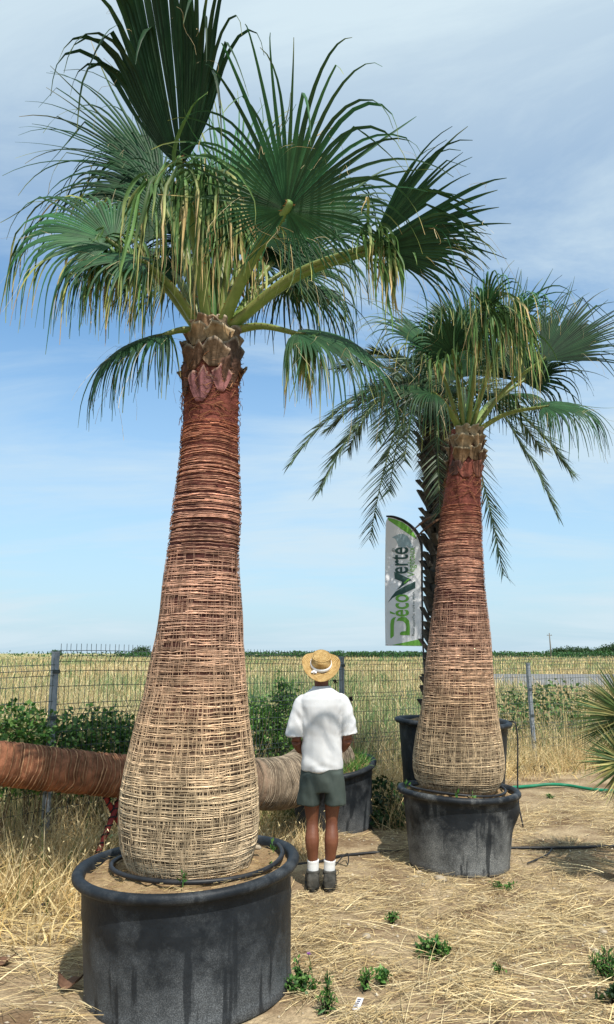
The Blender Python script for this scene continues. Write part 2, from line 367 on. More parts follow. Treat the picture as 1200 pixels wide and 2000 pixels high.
# fence line (plan)
FP = [(-4.9, 4.4), (-2.36, 7.1), (-0.85, 8.8), (0.475, 10.4), (2.2, 11.7), (3.72, 12.65), (6.2, 13.6), (8.6, 14.4)]
def fence_y(x):
    return np.interp(x, [p[0] for p in FP], [p[1] for p in FP])

def build_field():
    rs = np.random.RandomState(11)
    n = 150000
    dist = np.exp(rs.uniform(math.log(6.5), math.log(210), n)); az = rs.uniform(-.50, .50, n)
    x = dist * np.tan(az); y = dist
    ok = y > fence_y(x) + .12 + .3 * rs.rand(n)
    tr = (x > 8) & (y > 24) & (y < 48); ok &= ~(tr & (y > 36.5) & (y < 47))
    x, y, tr, dist = x[ok], y[ok], tr[ok], dist[ok]; n = len(x)
    hs = .30 + .6 * n3(x * .25, y * .25, 0, 9) + .6 * rs.rand(n) ** 2
    hs = np.where(tr, np.clip((44 - y) * .045, .08, .5), hs)
    near = np.clip((y - fence_y(x)) / 3, .45, 1); hs = hs * (.75 + .25 * near)
    wd = np.maximum(.0045, .0007 * dist) * rs.uniform(.5, 2.2, n)
    base = np.stack([x, y, np.zeros(n) - .02], 1)
    d = np.stack([.22 * rs.randn(n), .22 * rs.randn(n), np.ones(n)], 1)
    bd = nrm(np.stack([rs.randn(n), rs.randn(n), -.7 * np.ones(n)], 1))
    g = (n3(x * .16, y * .10, 0, 21) + .7 * (n3(x * .6, y * .35, 0, 22) - .5) + .14 * rs.randn(n))
    gm = np.clip((g - .44) * 6, 0, 1)[:, None] * (rs.rand(n, 1) < .8)
    c = pick(STRAW * np.array([1.05, 1.07, 1.2]), n, rs, .36) * (1 - gm) + pick(np.array([[.14, .25, .09], [.22, .30, .12], [.09, .18, .07], [.32, .37, .19]]), n, rs) * gm
    V, Fq, idx, t = ribbons(base, d, hs, wd, rs.uniform(.05, .5, n), bd, K=3, taper=.75, wdir=nrm(np.stack([np.ones(n), .5 * rs.randn(n), .1 * rs.randn(n)], 1)))
    tag(mk('field_grass', V, Fq, M['grass'], smooth=False, col=c[idx]), 'tall dry straw-coloured grass with green patches in the field beyond the fence', 'grass', kind='stuff')
    # nodding seed heads of the wild oats
    m = 40000; sel = rs.choice(np.where(dist < 60)[0], m)
    tip = base[sel] + hs[sel, None] * (nrm(d[sel]) * .92) + .03 * rs.randn(m, 3)
    ln = np.maximum(.03, .0016 * dist[sel]) * rs.uniform(.7, 1.4, m)
    dd = nrm(np.stack([rs.randn(m), rs.randn(m), -1.1 * np.ones(m)], 1))
    V, Fq = leaves(tip, dd, rs.randn(m, 3), ln, ln * .3)
    cc = pick(np.array([[.72, .60, .36], [.62, .5, .28], [.5, .46, .24], [.78, .7, .48]]), m, rs)
    tag(mk('oat_seed_heads', V, Fq, M['grass'], smooth=False, col=np.repeat(cc, 5, 0)), 'pale nodding oat seed heads over the field grass', 'grass', kind='stuff')
build_field()

def leaf_cloud(rs, centre, rad, n, size, pal, aspect=.55, down=.2, shell=.5):
    r = rs.rand(n) ** shell
    q = nrm(rs.randn(n, 3)) * r[:, None] * np.asarray(rad)[None, :]
    lump = n3(q[:, 0] / rad[0] * 2.2, q[:, 1] / rad[1] * 2.2, q[:, 2] / rad[2] * 2.2, int(rs.randint(1000)))
    q *= (.6 + .75 * lump)[:, None]
    d = nrm(rs.randn(n, 3) + nrm(q) * .8 + np.array([0, 0, -down]))
    ln = size * rs.uniform(.6, 1.3, n)
    V, Fq = leaves(np.asarray(centre)[None, :] + q, d, rs.randn(n, 3) + np.array([0, 0, 1.5]), ln, ln * aspect)
    return V, Fq, np.repeat(pick(pal, n, rs), 5, 0)
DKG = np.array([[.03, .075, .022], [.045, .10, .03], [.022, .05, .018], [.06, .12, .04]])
BRG = np.array([[.06, .17, .03], [.10, .23, .045], [.035, .10, .022], [.17, .30, .08], [.05, .14, .03]])
def far_tree(px, Y, h, w, label, group, seed):
    rs = np.random.RandomState(seed); x = (px - 600) / F * Y
    t = thing('tree', (x, Y, 0), label, 'tree', group)
    V, Fc = tube(np.array([(x, Y, -.1), (x + .05 * w, Y, h * .3), (x, Y, h * .6)]), [.12, .1, .05], 6); mk('trunk', V, Fc, M['twig'], t)
    Vs = []; Fs = []; Cs = []; o = 0
    for k in range(5):
        c = (x + rs.uniform(-.3, .3) * w, Y + rs.uniform(-.3, .3) * w, h * rs.uniform(.45, .68))
        V, Fq, C = leaf_cloud(rs, c, (w * .33, w * .33, h * .36), 260, .55, DKG); Vs.append(V); Fs.append(Fq + o); Cs.append(C); o += len(V)
    mk('crown', np.concatenate(Vs), np.concatenate(Fs), M['leaf'], t, False, np.concatenate(Cs))
far_tree(281, 235, 4.0, 5.6, 'lone dark rounded tree far off behind the fence panel raised above the post', None, 1)
far_tree(120, 260, 2.9, 3.2, 'tiny dark bush on the skyline above the lower fence panel', None, 2)
for k, (px, Y, h, w) in enumerate([(1085, 240, 3.6, 5), (1108, 250, 4.0, 7), (1132, 245, 3.5, 5), (1160, 260, 3.6, 6), (1186, 230, 4.6, 6.5), (1207, 225, 5.6, 7), (1235, 235, 4.5, 7)]):
    far_tree(px, Y, h, w, 'tallest dark tree of the distant row beyond the utility pole' if h > 5 else 'small dark tree in the distant row beyond the utility pole', 'distant trees beyond the utility pole', 10 + k)
def vineyard():
    rs = np.random.RandomState(5); n = 15000
    x = rs.uniform(-95, 130, n); row = rs.randint(0, 3, n); y = 205 + 7 * row + .6 * rs.randn(n) + .02 * x
    x = np.where((x < -52) & (rs.rand(n) < .85), x + 90, x)
    top = 1.35 + .6 * n3(x * .35, row * 3.1, 0, 6)
    z = rs.rand(n) ** .7 * top + .25
    V, Fq = leaves(np.stack([x, y, z], 1), rs.randn(n, 3), rs.randn(n, 3) + np.array([0, -1, 1]), rs.uniform(.35, .8, n), rs.uniform(.3, .6, n))
    tag(mk('vineyard', V, Fq, M['leaf'], smooth=False, col=np.repeat(pick(np.array([[.03, .10, .025], [.05, .14, .035], [.025, .075, .02]]), n, rs), 5, 0)), 'low green rows of vines along the skyline', 'vines', kind='stuff')
vineyard()
def utility_pole():
    Y = 190; x = (1068 - 600) / F * Y
    t = thing('utility_pole', (x, Y, 0), 'slim grey utility pole standing alone on the skyline', 'pole')
    V, Fc = tube(np.array([(x, Y, -.2), (x - .02, Y, 3.4), (x - .12, Y, 6.7)]), [.2, .17, .13], 8); mk('pole', V, Fc, M['wood_pole'], t)
    V, Fc = box(x - .75, x + .55, Y - .06, Y + .06, 6.05, 6.17); mk('crossarm', V, Fc, M['wood_pole'], t, False)
    for dx_ in (-.6, .4):
        V, Fc = tube(np.array([(x + dx_, Y, 6.17), (x + dx_, Y, 6.45)]), [.06, .04], 6); mk('insulator', V, Fc, M['steel'], t)
utility_pole()

# ------------------------------------------------------------------ wire fence
def wire_fence():
    t = thing('wire_fence', (FP[0][0], FP[0][1], 0), 'folded-mesh wire fence on grey steel posts between yard and field', 'fence')
    rs = np.random.RandomState(3)
    tops = [1.66, 1.8, 1.79, 1.74, 1.66, 1.62, 1.6, 1.6]
    lean = [.0, .0, .02, 0, .02, -.02, .0, 0]
    for (x, y), h, ln in zip(FP, tops, lean):
        i = FP.index((x, y)); a = FP[min(i + 1, len(FP) - 1)]; b = FP[max(i - 1, 0)]
        ang = math.atan2(a[1] - b[1], a[0] - b[0]); c, s = math.cos(ang), math.sin(ang)
        V, Fc = box(-.03, .03, -.022, .022, -.1, h)
        V2, F2 = box(-.034, .034, -.026, .026, h, h + .012)
        mb = MB()
        for (vv, ff) in ((V, Fc), (V2, F2)):
            w = vv.copy(); w[:, 0] = x + vv[:, 0] * c - vv[:, 1] * s + ln * vv[:, 2]; w[:, 1] = y + vv[:, 0] * s + vv[:, 1] * c; w[:, 2] = vv[:, 2]; mb.add(w, ff)
        po = mb.build('post', M['steel'], t, False)
        for hz in np.arange(.35, h - .1, .42):
            V, Fc = box(-.036, .036, -.034, -.022, hz, hz + .035); w = V.copy(); w[:, 0] = x + V[:, 0] * c - V[:, 1] * s + ln * V[:, 2]; w[:, 1] = y + V[:, 0] * s + V[:, 1] * c
            mk('clip', w, Fc, M['wire'], po, False)
    zoff = [-.03, .1, .06, .04, .02, 0, 0]
    for i in range(len(FP) - 1):
        a = np.array(FP[i]); b = np.array(FP[i + 1]); d = (b - a); ln = np.linalg.norm(d); d /= ln; nn = np.array([d[1], -d[0]])
        z0 = zoff[i]; mb = MB()
        folds = [.12, .62, 1.17, 1.66]; zs = sorted(set([.02, .3, .43, .83, .97, 1.38, 1.52] + [f + k for f in folds for k in (-.05, 0, .05)] + [1.74]))
        def off(z): return .028 * max(0, 1 - min(abs(z - f) for f in folds) / .05)
        def pt(s, z): q = a + d * s - nn * -(.035 + off(z)); return (q[0], q[1], z + z0 + .012 * math.sin(s * 2 + i))
        n = int(ln / .055)
        for k in range(n + 1):
            s = .03 + (ln - .06) * k / n; jit = .004 * rs.randn()
            V, Fc = tube(np.array([pt(s + jit, z) for z in zs] + [pt(s + jit, 1.775)]), .0028, 4); mb.add(V, Fc)
        for z in [.02, .3, .43, .83, .97, 1.38, 1.52] + [f + k for f in folds for k in (-.05, 0, .05)]:
            V, Fc = tube(np.array([pt(s, z) for s in np.linspace(.02, ln - .02, 8)]), .0031, 4); mb.add(V, Fc)
        mb.build('wire_panel', M['wire'], t, False)
wire_fence()

# ------------------------------------------------------------------ pots
def pot(name, cx, cy, R, H, label, cat, group, material, soil=.06, tilt=(0, 0), bulge=None, rb=.9, ribs=(.55, .8), soilmat=None, square=0.0):
    rs = np.random.RandomState(int(abs(cx * 1000)) + 5)
    t = thing(name, (cx, cy, 0), label, cat, group)
    prof = [(R * rb * .0, .0), (R * rb * .96, .0), (R * rb, .02)]
    for z in np.linspace(.06, H - .06, 16): prof.append((R * (rb + (1 - rb) * (z / H) ** .8) - .012, z))
    for q in (ribs or ()):
        pass
    prof += [(R - .010, H - .055), (R + .022, H - .05), (R + .034, H - .036), (R + .036, H - .018), (R + .026, H - .002), (R + .006, H + .004), (R - .018, H - .004), (R - .03, H - .02), (R - .034, H - .06), (R - .04, H - .3)]
    seg = 96; a = np.linspace(0, 2 * PI, seg, endpoint=False); V = []
    for (r, z) in prof:
        rr = r * np.ones(seg)
        if r > .2:
            k = (z / H)
            rr = rr + .008 * R * (n3(np.cos(a) * 1.6 + 5, np.sin(a) * 1.6, z * 2, 7) - .5) * 2
            for q in (ribs or ()): rr = rr + .006 * math.exp(-((z - q * H) / .012) ** 2)
            if bulge: 
                ba, bz, bs = bulge; da = np.angle(np.exp(1j * (a - ba))); rr = rr + bs * np.exp(-(da / .35) ** 2) * math.exp(-((z - bz) / .10) ** 2)
        V.append(np.stack([rr * np.cos(a), rr * np.sin(a), np.full(seg, z) + .006 * np.sin(a * 2 + 1) * (z / H)], 1))
    n = len(prof); Fc = []
    for i in range(n - 1):
        for j in range(seg):
            k = (j + 1) % seg; Fc.append((i * seg + j, i * seg + k, (i + 1) * seg + k, (i + 1) * seg + j))
    Rm = np.array(Euler((tilt[0], tilt[1], 0)).to_matrix())
    base = np.array([cx, cy, -.015])
    def tr(v): return v @ Rm.T + base
    body = mk('pot_wall', tr(np.concatenate(V)), Fc, material, t)
    # soil
    rr = np.linspace(0, R - .034, 22); aa = np.linspace(0, 2 * PI, 64, endpoint=False); V = []; Fc = []
    for r in rr:
        x, y = r * np.cos(aa), r * np.sin(aa)
        z = H - soil + .05 * (1 - (r / R) ** 2) + .035 * (n3((x + cx) * 9, (y + cy) * 9, 0, 8) - .5) + .03 * (n3((x + cx) * 30, (y + cy) * 30, 0, 18) - .5)
        V.append(np.stack([x, y, z], 1))
    for i in range(len(rr) - 1):
        for j in range(64):
            k = (j + 1) % 64; Fc.append((i * 64 + j, i * 64 + k, (i + 1) * 64 + k, (i + 1) * 64 + j))
    mk('soil', tr(np.concatenate(V)), Fc, soilmat or M['soil'], t)
    return t, tr
P1 = (-.648, 4.52); P2 = (1.325, 6.92); P4 = (1.63, 8.75); P3 = (.30, 8.35)
R1, H1, R2, H2 = .598, .66, .50, .64
pm1 = pot_mat('pot_plastic_dusty', .66, .40, .62); pm2 = pot_mat('pot_plastic_muddy', .64, .42, 1.15, (.29, .295, .285)); pm3 = pot_mat('pot_plastic_worn', .64, .35, .7)
pot1, tr1 = pot('plant_pot', *P1, R1, H1, 'huge dusty black plastic pot holding the tall palm with the thickest trunk', 'plant pot', 'black plastic pots', pm1, .055, tilt=(.0, -.045), rb=.95, ribs=(.45, .68))
pot2, tr2 = pot('plant_pot', *P2, R2, H2, 'muddy black plastic pot with a dented bulge under the bulb-based palm', 'plant pot', 'black plastic pots', pm2, .05, tilt=(-.01, .02), rb=.86, bulge=(-.25, .47, .05), ribs=(.83,))
pot4, tr4 = pot('plant_pot', *P4, .62, 1.07, 'tall black plastic pot of the date palm hidden behind the muddy pot', 'plant pot', 'black plastic pots', pm3, .05, tilt=(0, .03), rb=.86, ribs=(.9,))
pot3, tr3 = pot('plant_pot', *P3, .47, .66, 'scuffed black pot with green grass in it holding the lying palm', 'plant pot', 'black plastic pots', pm3, .05, tilt=(.10, -.10), rb=.84, ribs=(.8,))

# ------------------------------------------------------------------ fan palms
def pal_at(zs, stops):
    st = np.array([s[0] for s in stops]); cs = np.array([s[1] for s in stops])
    return np.stack([np.interp(zs, st, cs[:, k]) for k in range(3)], -1)
BARK = [(.0, (.22, .165, .11)), (.16, (.20, .14, .09)), (.30, (.11, .055, .036)), (.5, (.085, .034, .026)), (.8, (.09, .032, .026)), (.92, (.15, .045, .032)), (1, (.19, .058, .042))]
FIBR = [(.0, (.58, .455, .30)), (.16, (.60, .46, .295)), (.30, (.60, .42, .265)), (.5, (.60, .38, .265)), (.75, (.58, .33, .235)), (.92, (.5, .25, .165)), (1, (.44, .18, .11))]
def fan_trunk(rows, Y, root, seed, z_net_top, rough=.9, fat=.9):
    """rows: photo silhouette (py, xl, xr) -> lathe with its own centre line at distance Y; fibres are wrapped round it"""
    rs = np.random.RandomState(seed)
    rows = sorted(rows, key=lambda r: -r[0])
    zz = np.array([P(600, r[0], Y)[2] for r in rows]); cx = []; rd = []
    for (py, xl, xr) in rows:
        a = P(xl, py, Y); b = P(xr, py, Y); cx.append((a[0] + b[0]) / 2); rd.append((b[0] - a[0]) / 2 * .985)
    cx = np.array(cx); rd = np.array(rd)
    fz = lambda z, A: np.interp(z, zz, A)
    z0, z1 = zz[0], zz[-1]
    def surf(z, a, off=0.0):
        r = fz(z, rd) + off + .010 * (n3(np.cos(a) * 2, np.sin(a) * 2, z * 3, seed) - .5) * 2
        return np.stack([fz(z, cx) + r * np.cos(a), Y + r * np.sin(a), z + 0 * a], -1)
    nz_, na = 200, 96
    Z, A = np.meshgrid(np.linspace(z0, z1, nz_), np.linspace(0, 2 * PI, na, endpoint=False), indexing='ij')
    V = surf(Z, A, -.006); 
    rel = (Z - z0) / (z_net_top - z0)
    C = pal_at(rel.clip(0, 1), BARK)
    blot = n3(np.cos(A) * 3, np.sin(A) * 3, Z * 4, seed + 1)[..., None]; C = C * (.65 + .7 * blot)
    V[..., 0] += 0.004 * np.cos(A) * np.sin(Z * 230); V[..., 1] += 0.004 * np.sin(A) * np.sin(Z * 230)
    i = (np.arange(nz_ - 1) * na)[:, None]; j = np.arange(na)[None, :]; k = (j + 1) % na
    Fq = np.stack([i + j, i + k, i + na + k, i + na + j], -1).reshape(-1, 4)
    tk = mk('trunk', V.reshape(-1, 3), Fq, M['bark'], root, True, C.reshape(-1, 3))
    # fibres
    Vs = []; Fs = []; Cs = []; o = 0
    def strand(zpath, apath, r, off, colr):
        nonlocal o
        pt = surf(zpath, apath, off); n = len(pt)
        nv = np.stack([np.cos(apath), np.sin(apath), 0 * apath], -1); tv = nrm(np.gradient(pt, axis=0)); bv = np.cross(tv, nv)
        rr = r[:, None] if np.ndim(r) else r
        v = np.stack([pt + nv * rr, pt - nv * rr * .3 + bv * rr, pt - nv * rr * .3 - bv * rr], 1).reshape(-1, 3)
        b = (np.arange(n - 1) * 3)[:, None]
        f = np.concatenate([np.stack([b[:, 0] + p, b[:, 0] + q, b[:, 0] + 3 + q, b[:, 0] + 3 + p], -1) for p, q in ((0, 1), (1, 2), (2, 0))])
        Vs.append(v); Fs.append(f + o); Cs.append(np.repeat(colr, 3, 0)); o += len(v)
    z = z0 + .004
    while z < z_net_top:
        rel = (z - z0) / (z_net_top - z0)
        step = (.0060 + .0025 * min(1, rel * 1.6)) * rs.uniform(.6, 1.4) * rough
        a0 = rs.uniform(0, 2 * PI); tilt_ = .005 * rs.randn()
        for part in range(2 if rs.rand() < .6 else 3):
            m = 44; span = rs.uniform(1.2, 4.6); aa = a0 + part * rs.uniform(1.5, 3.2) + np.linspace(0, span, m)
            wb = 1.0 - .45 * min(1, rel * 1.3); zz_ = z + tilt_ * np.sin(aa - a0) + wb * .012 * (n3(np.cos(aa) * 4 + part, np.sin(aa) * 4, z * 7, seed + 2) - .5) + wb * .008 * (n3(np.cos(aa) * 13, np.sin(aa) * 13, z * 25 + part * 9, seed + 4) - .5) + .003 * rs.randn()
            big = rs.rand() < .3
            r = (rs.uniform(.0021, .0034) if big else rs.uniform(.0011, .0024)) * fat * (.45 + 1.1 * n3(aa * 9, z * 50, part, seed + 3))
            c = pal_at(np.full(m, np.clip(rel, 0, 1)), FIBR) * (rs.uniform(.8, 1.3) if big else rs.uniform(.45, 1.1))
            bl = n3(np.cos(aa) * 3, np.sin(aa) * 3, zz_ * 4, seed + 1)[:, None]; b2 = n3(np.cos(aa) * 14, np.sin(aa) * 14, zz_ * 20, seed + 6)[:, None]; b3_ = n3(np.cos(aa) * 1.6 + 7, np.sin(aa) * 1.6, zz_ * 1.8, seed + 9)[:, None]; c = c * (.3 + .75 * bl + .55 * b2 + .6 * b3_)
            strand(zz_.clip(z0, z1), aa, r, rs.uniform(-.001, .0045), c)
        z += step
    nv_ = int(2 * PI * rd.max() / .0065)
    for q in range(nv_):
        a = rs.uniform(0, 2 * PI)
        for part in range(5):
            top = z0 + (z_net_top - z0) * (rs.rand() ** 1.8) * .70; bot = max(z0, top - rs.uniform(.08, .45)); m = 18
            zz_ = np.linspace(bot, top, m); aa = a + .9 * rs.randn() + .06 * (n3(zz_ * 5, q * 1.7, part, seed + 5) - .5) + .05 * (n3(zz_ * 22, q * 2.7, part, seed + 5) - .5)
            rel = (zz_ - z0) / (z_net_top - z0)
            c = pal_at(rel.clip(0, 1), FIBR) * rs.uniform(.55, 1.15); strand(zz_, aa, rs.uniform(.0010, .0024) * np.ones(m) * np.clip(1.35 - 1.2 * rel, .5, 1.35), rs.uniform(-.001, .0045), c)
    fo = mk('fibre_netting', np.concatenate(Vs), np.concatenate(Fs), M['fibre'], tk, False, np.concatenate(Cs)); fo['kind'] = 'stuff'
    return tk, surf, (z0, z1), fz, rd, cx

def leaf_boot(surf, zc, ac, w, h, flare, rs, root, name, colr, wave=.02, edge=None):
    """cut leaf base: a curved plate hugging the trunk, its top edge torn and flaring out"""
    nu, nv_ = 19, 9; u = np.linspace(-1, 1, nu); v = np.linspace(0, 1, nv_)
    U, Vv = np.meshgrid(u, v); half = w * (np.sin((.18 + .82 * Vv) * PI * .5))
    A = ac + U * half; top = .75 + .25 * (1 - U ** 2) * 1.0 + .06 * np.sin(U * 5 + rs.rand() * 6) + .28 * (n3(U * 4.5, rs.rand() * 50, 0, 2) - .5)
    Z = zc + (Vv * top - .5) * h
    off = .006 + flare * Vv ** 2.2 * (1 - .35 * U ** 2) + wave * Vv ** 2 * np.sin(U * rs.uniform(4, 7) + rs.rand() * 6) 
    p1 = surf(Z, A, off); p0 = surf(Z, A, off - .012)
    V = np.concatenate([p1.reshape(-1, 3), p0.reshape(-1, 3)]); n = nu * nv_; Fc = []
    for i in range(nv_ - 1):
        for j in range(nu - 1):
            a = i * nu + j; Fc.append((a, a + 1, a + nu + 1, a + nu)); Fc.append((n + a, n + a + nu, n + a + nu + 1, n + a + 1))
    for j in range(nu - 1): a = (nv_ - 1) * nu + j; Fc.append((a, a + 1, n + a + 1, n + a)); Fc.append((j + 1, j, n + j, n + j + 1))
    for i in range(nv_ - 1):
        a = i * nu; Fc.append((a + nu, a, n + a, n + a + nu)); a = i * nu + nu - 1; Fc.append((a, a + nu, n + a + nu, n + a))
    c = np.tile(np.asarray(colr)[None, :], (2 * n, 1)); c *= (.35 + .8 * n3(V[:, 0] * 60, V[:, 1] * 60, V[:, 2] * 7, 4) + .5 * n3(V[:, 0] * 12, V[:, 1] * 12, V[:, 2] * 12, 14))[:, None]
    if edge is not None:
        ed = np.concatenate([(Vv > .97).ravel(), (Vv > .97).ravel()]); c[ed] = edge
    return mk(name, V, Fc, M['boot'], root, True, c)

def fan_leaf(root, base, hub, axis, up, R, seed, span=2.2, nseg=58, droop=1.0, side=1.0, fused=.5, dry=.5, bow=.15, fold=.15, sag=0.0, pet_r=.022, hang=None, tint=1.0, back=.5, strips=0, strip_len=.6, strip_dir=None, skip=None, conv=0.0, strip_up=.15):
    """one palm fan: pleated blade of fused segments with free drooping tips, on a spined stalk"""
    rs = np.random.RandomState(seed); base = np.asarray(base, float); hub = np.asarray(hub, float)
    axis = nrm(np.asarray(axis, float)); up = np.asarray(up, float); up = nrm(up - axis * np.dot(up, axis)); sd = np.cross(axis, up)
    K = 12; Vs = []; Fs = []; Cs = []; o = 0
    ph = np.linspace(-span, span, nseg); dph = 2 * span / (nseg - 1)
    clump = n3(ph * 2.3, seed * 1.3, 0, 5); 
    for i, f in enumerate(ph):
        q = abs(f) / span
        if skip and any(u0 < f < u1 for u0, u1 in skip): continue
        d = math.cos(f) * axis + math.sin(f) * sd + up * (fold * abs(math.sin(f)) - .05); d = nrm(d)
        wd = nrm(-math.sin(f) * axis + math.cos(f) * sd)
        Ln = R * (back + (1 - back) * math.cos(f / 2) ** 2) * rs.uniform(.82, 1.08)
        fr = fused * (1 - .35 * q) * rs.uniform(.88, 1.08) 
        g = droop * (.35 + 1.3 * clump[i] + .35 * rs.rand()) * (1 + side * q * q)
        if rs.rand() < .12: g *= 2.2
        if rs.rand() < .10: g *= .25
        p = hub.copy(); ctr = [p.copy()]; dirs = [d.copy()]
        ss = np.linspace(0, 1, K + 1); step = Ln / K
        kink = rs.uniform(.5, .85) if rs.rand() < .25 else 9; curl = .16 * rs.randn(3)
        for k in range(K):
            s = (k + .5) / K
            gg = bow * .10 + (max(0, s - fr * .85) * g * .9 if s > fr * .85 else sag * .06)
            if s > kink: gg += 1.2; kink = 9
            d = nrm(d + np.array([0, 0, -1.0]) * gg * (Ln / .9) + (curl * max(0, s - fr) if s > fr else axis * conv / K)) 
            p = p + d * step; ctr.append(p.copy()); dirs.append(d.copy())
        ctr = np.array(ctr); dirs = np.array(dirs)
        w_f = 2 * (fr * Ln) * math.tan(dph / 2) * 1.04
        w = np.where(ss < fr, 2 * ss * Ln * math.tan(dph / 2) * 1.04, w_f * np.maximum(0.03, (1 - np.clip((ss - fr) / (1 - fr), 0, 1)) ** 1.1 * .92 + .04)) + .0025
        W = np.array([nrm(wd - dd * np.dot(wd, dd)) for dd in dirs]); Nn = np.cross(W, dirs)
        tw = np.where(ss > fr, (ss - fr) * rs.uniform(-1.2, 1.2), 0)[:, None]
        W2 = W * np.cos(tw) + Nn * np.sin(tw); Nn = np.cross(W2, dirs)
        pl = w * .38
        v = np.stack([ctr - W2 * w[:, None] * .5, ctr + Nn * pl[:, None], ctr + W2 * w[:, None] * .5], 1).reshape(-1, 3)
        b = (np.arange(K) * 3)
        fq = np.concatenate([np.stack([b, b + 1, b + 4, b + 3], -1), np.stack([b + 1, b + 2, b + 5, b + 4], -1)])
        g0 = np.array([.024, .088, .034]) * rs.uniform(.65, 1.4) * tint; g0 = g0 * np.array([1 + .5 * rs.rand() ** 2, 1, 1])
        yel = np.array([.30, .33, .09]) * rs.uniform(.7, 1.2); tan = np.array([.52, .39, .19]) * rs.uniform(.6, 1.2)
        ys = 1.15 - dry * rs.uniform(.1, .75) * (1 + .5 * q); ts = ys + rs.uniform(.08, .4)
        a1 = np.clip((ss - ys) / .22, 0, 1)[:, None]; a2 = np.clip((ss - ts) / .15, 0, 1)[:, None]
        c = (g0 * (1 - a1) + yel * a1) * (1 - a2) + tan * a2
        c = np.repeat(c, 3, 0); c[1::3] *= 1.12
        Vs.append(v); Fs.append(fq + o); Cs.append(c); o += len(v)
        if rs.rand() < .35:                                   # curling thread between the segments
            m = 9; tt = np.linspace(0, 1, m); st = ctr[int(K * fr) + 1]; dd = nrm(dirs[int(K * fr)] + .7 * rs.randn(3)); ln = rs.uniform(.12, .34)
            pt = st + ln * (tt[:, None] * dd + (tt ** 2)[:, None] * np.array([0, 0, -.9]) + .16 * np.sin(tt * rs.uniform(4, 9))[:, None] * nrm(rs.randn(3)))
            ww = nrm(np.cross(dd, rs.randn(3))) * .0011
            v = np.stack([pt - ww, pt + ww], 1).reshape(-1, 3); b = np.arange(m - 1) * 2
            Vs.append(v); Fs.append(np.stack([b, b + 1, b + 3, b + 2], -1) + o); Cs.append(np.tile(np.array([[.6, .5, .3]]), (len(v), 1))); o += len(v)
    for i in range(strips):                                   # long limp segments hanging off the sides of the blade
        f = rs.choice([-1, 1]) * rs.uniform(span * .85, span + .9); d = nrm(math.cos(f) * axis + math.sin(f) * sd + up * .2)
        if strip_dir is not None: d = nrm(d * .6 + np.asarray(strip_dir) + .5 * rs.randn(3))
        Ln = strip_len * rs.uniform(.45, 1.2); K2 = 12; p = hub + axis * rs.uniform(-.05, strip_up) * R + sd * rs.uniform(-.16, .16) * R; ctr = [p.copy()]; dirs = [d.copy()]; g = rs.uniform(.25, 1.2)
        for k in range(K2):
            s = (k + .5) / K2; d = nrm(d + np.array([0, 0, -1.0]) * g + .13 * rs.randn(3)); p = p + d * Ln / K2; ctr.append(p.copy()); dirs.append(d.copy())
        ctr = np.array(ctr); dirs = np.array(dirs); ss = np.linspace(0, 1, K2 + 1); w = rs.uniform(.014, .03) * np.interp(ss, [0, .12, .5, 1], [.3, 1, .8, .06])
        wd = rs.randn(3); W = np.array([nrm(np.cross(dd, wd)) for dd in dirs]); Nn = np.cross(W, dirs); tw = (ss * rs.uniform(-2, 2))[:, None]; W = W * np.cos(tw) + Nn * np.sin(tw); Nn = np.cross(W, dirs)
        v = np.stack([ctr - W * w[:, None] * .5, ctr + Nn * w[:, None] * .3, ctr + W * w[:, None] * .5], 1).reshape(-1, 3); b = np.arange(K2) * 3
        fq = np.concatenate([np.stack([b, b + 1, b + 4, b + 3], -1), np.stack([b + 1, b + 2, b + 5, b + 4], -1)])
        g0 = np.array([.10, .20, .06]) * rs.uniform(.5, 1.4); yel = np.array([.42, .45, .17]) * rs.uniform(.7, 1.2); tan = np.array([.56, .42, .2]) * rs.uniform(.7, 1.2)
        ys = rs.uniform(.1, 1.0); ts = ys + rs.uniform(.1, .5); a1 = np.clip((ss - ys) / .3, 0, 1)[:, None]; a2 = np.clip((ss - ts) / .15, 0, 1)[:, None]
        c = np.repeat((g0 * (1 - a1) + yel * a1) * (1 - a2) + tan * a2, 3, 0); Vs.append(v); Fs.append(fq + o); Cs.append(c); o += len(v)
    leaf = mk('fan_leaf', np.concatenate(Vs), np.concatenate(Fs), M['frond'], root, False, np.concatenate(Cs))
    # stalk
    ch = hub - base; ln = np.linalg.norm(ch)
    mid = base + ch * .5 + np.array([0, 0, 1.0]) * ln * (.10 if hang is None else hang)
    pt = smoothpath([base, mid, hub, hub + axis * .05 * R], 18)
    rad = np.linspace(pet_r * 1.9, pet_r * .62, 18)
    mb = MB(); V, Fc = tube(pt, rad, 8, flat=.62); tt = np.repeat(np.linspace(0, 1, 18), 8)[:, None]
    c = np.array([.20, .27, .07]) * (1 - tt) + np.array([.12, .22, .06]) * tt; edge = np.tile(np.abs(np.cos(np.linspace(0, 2 * PI, 8, endpoint=False))) > .9, 18)[:, None]
    c = np.where(edge, c * .6 + np.array([.24, .10, .03]) * .4, c); mb.add(V, Fc, c)
    T, U, W = frames(pt)
    for k in range(1, 17):
        for s in (-1, 1):
            e = pt[k] + U[k] * s * rad[k] * .95; l = rs.uniform(.012, .022) * min(1, pet_r / .02)
            mb.add([e - T[k] * .006, e + T[k] * .006, e + U[k] * s * l + T[k] * l * .7 * rs.choice([-1, 1])], [(0, 1, 2)], np.array([.32, .14, .045]))
    mb.build('stalk', M['petiole'], leaf)
    return leaf

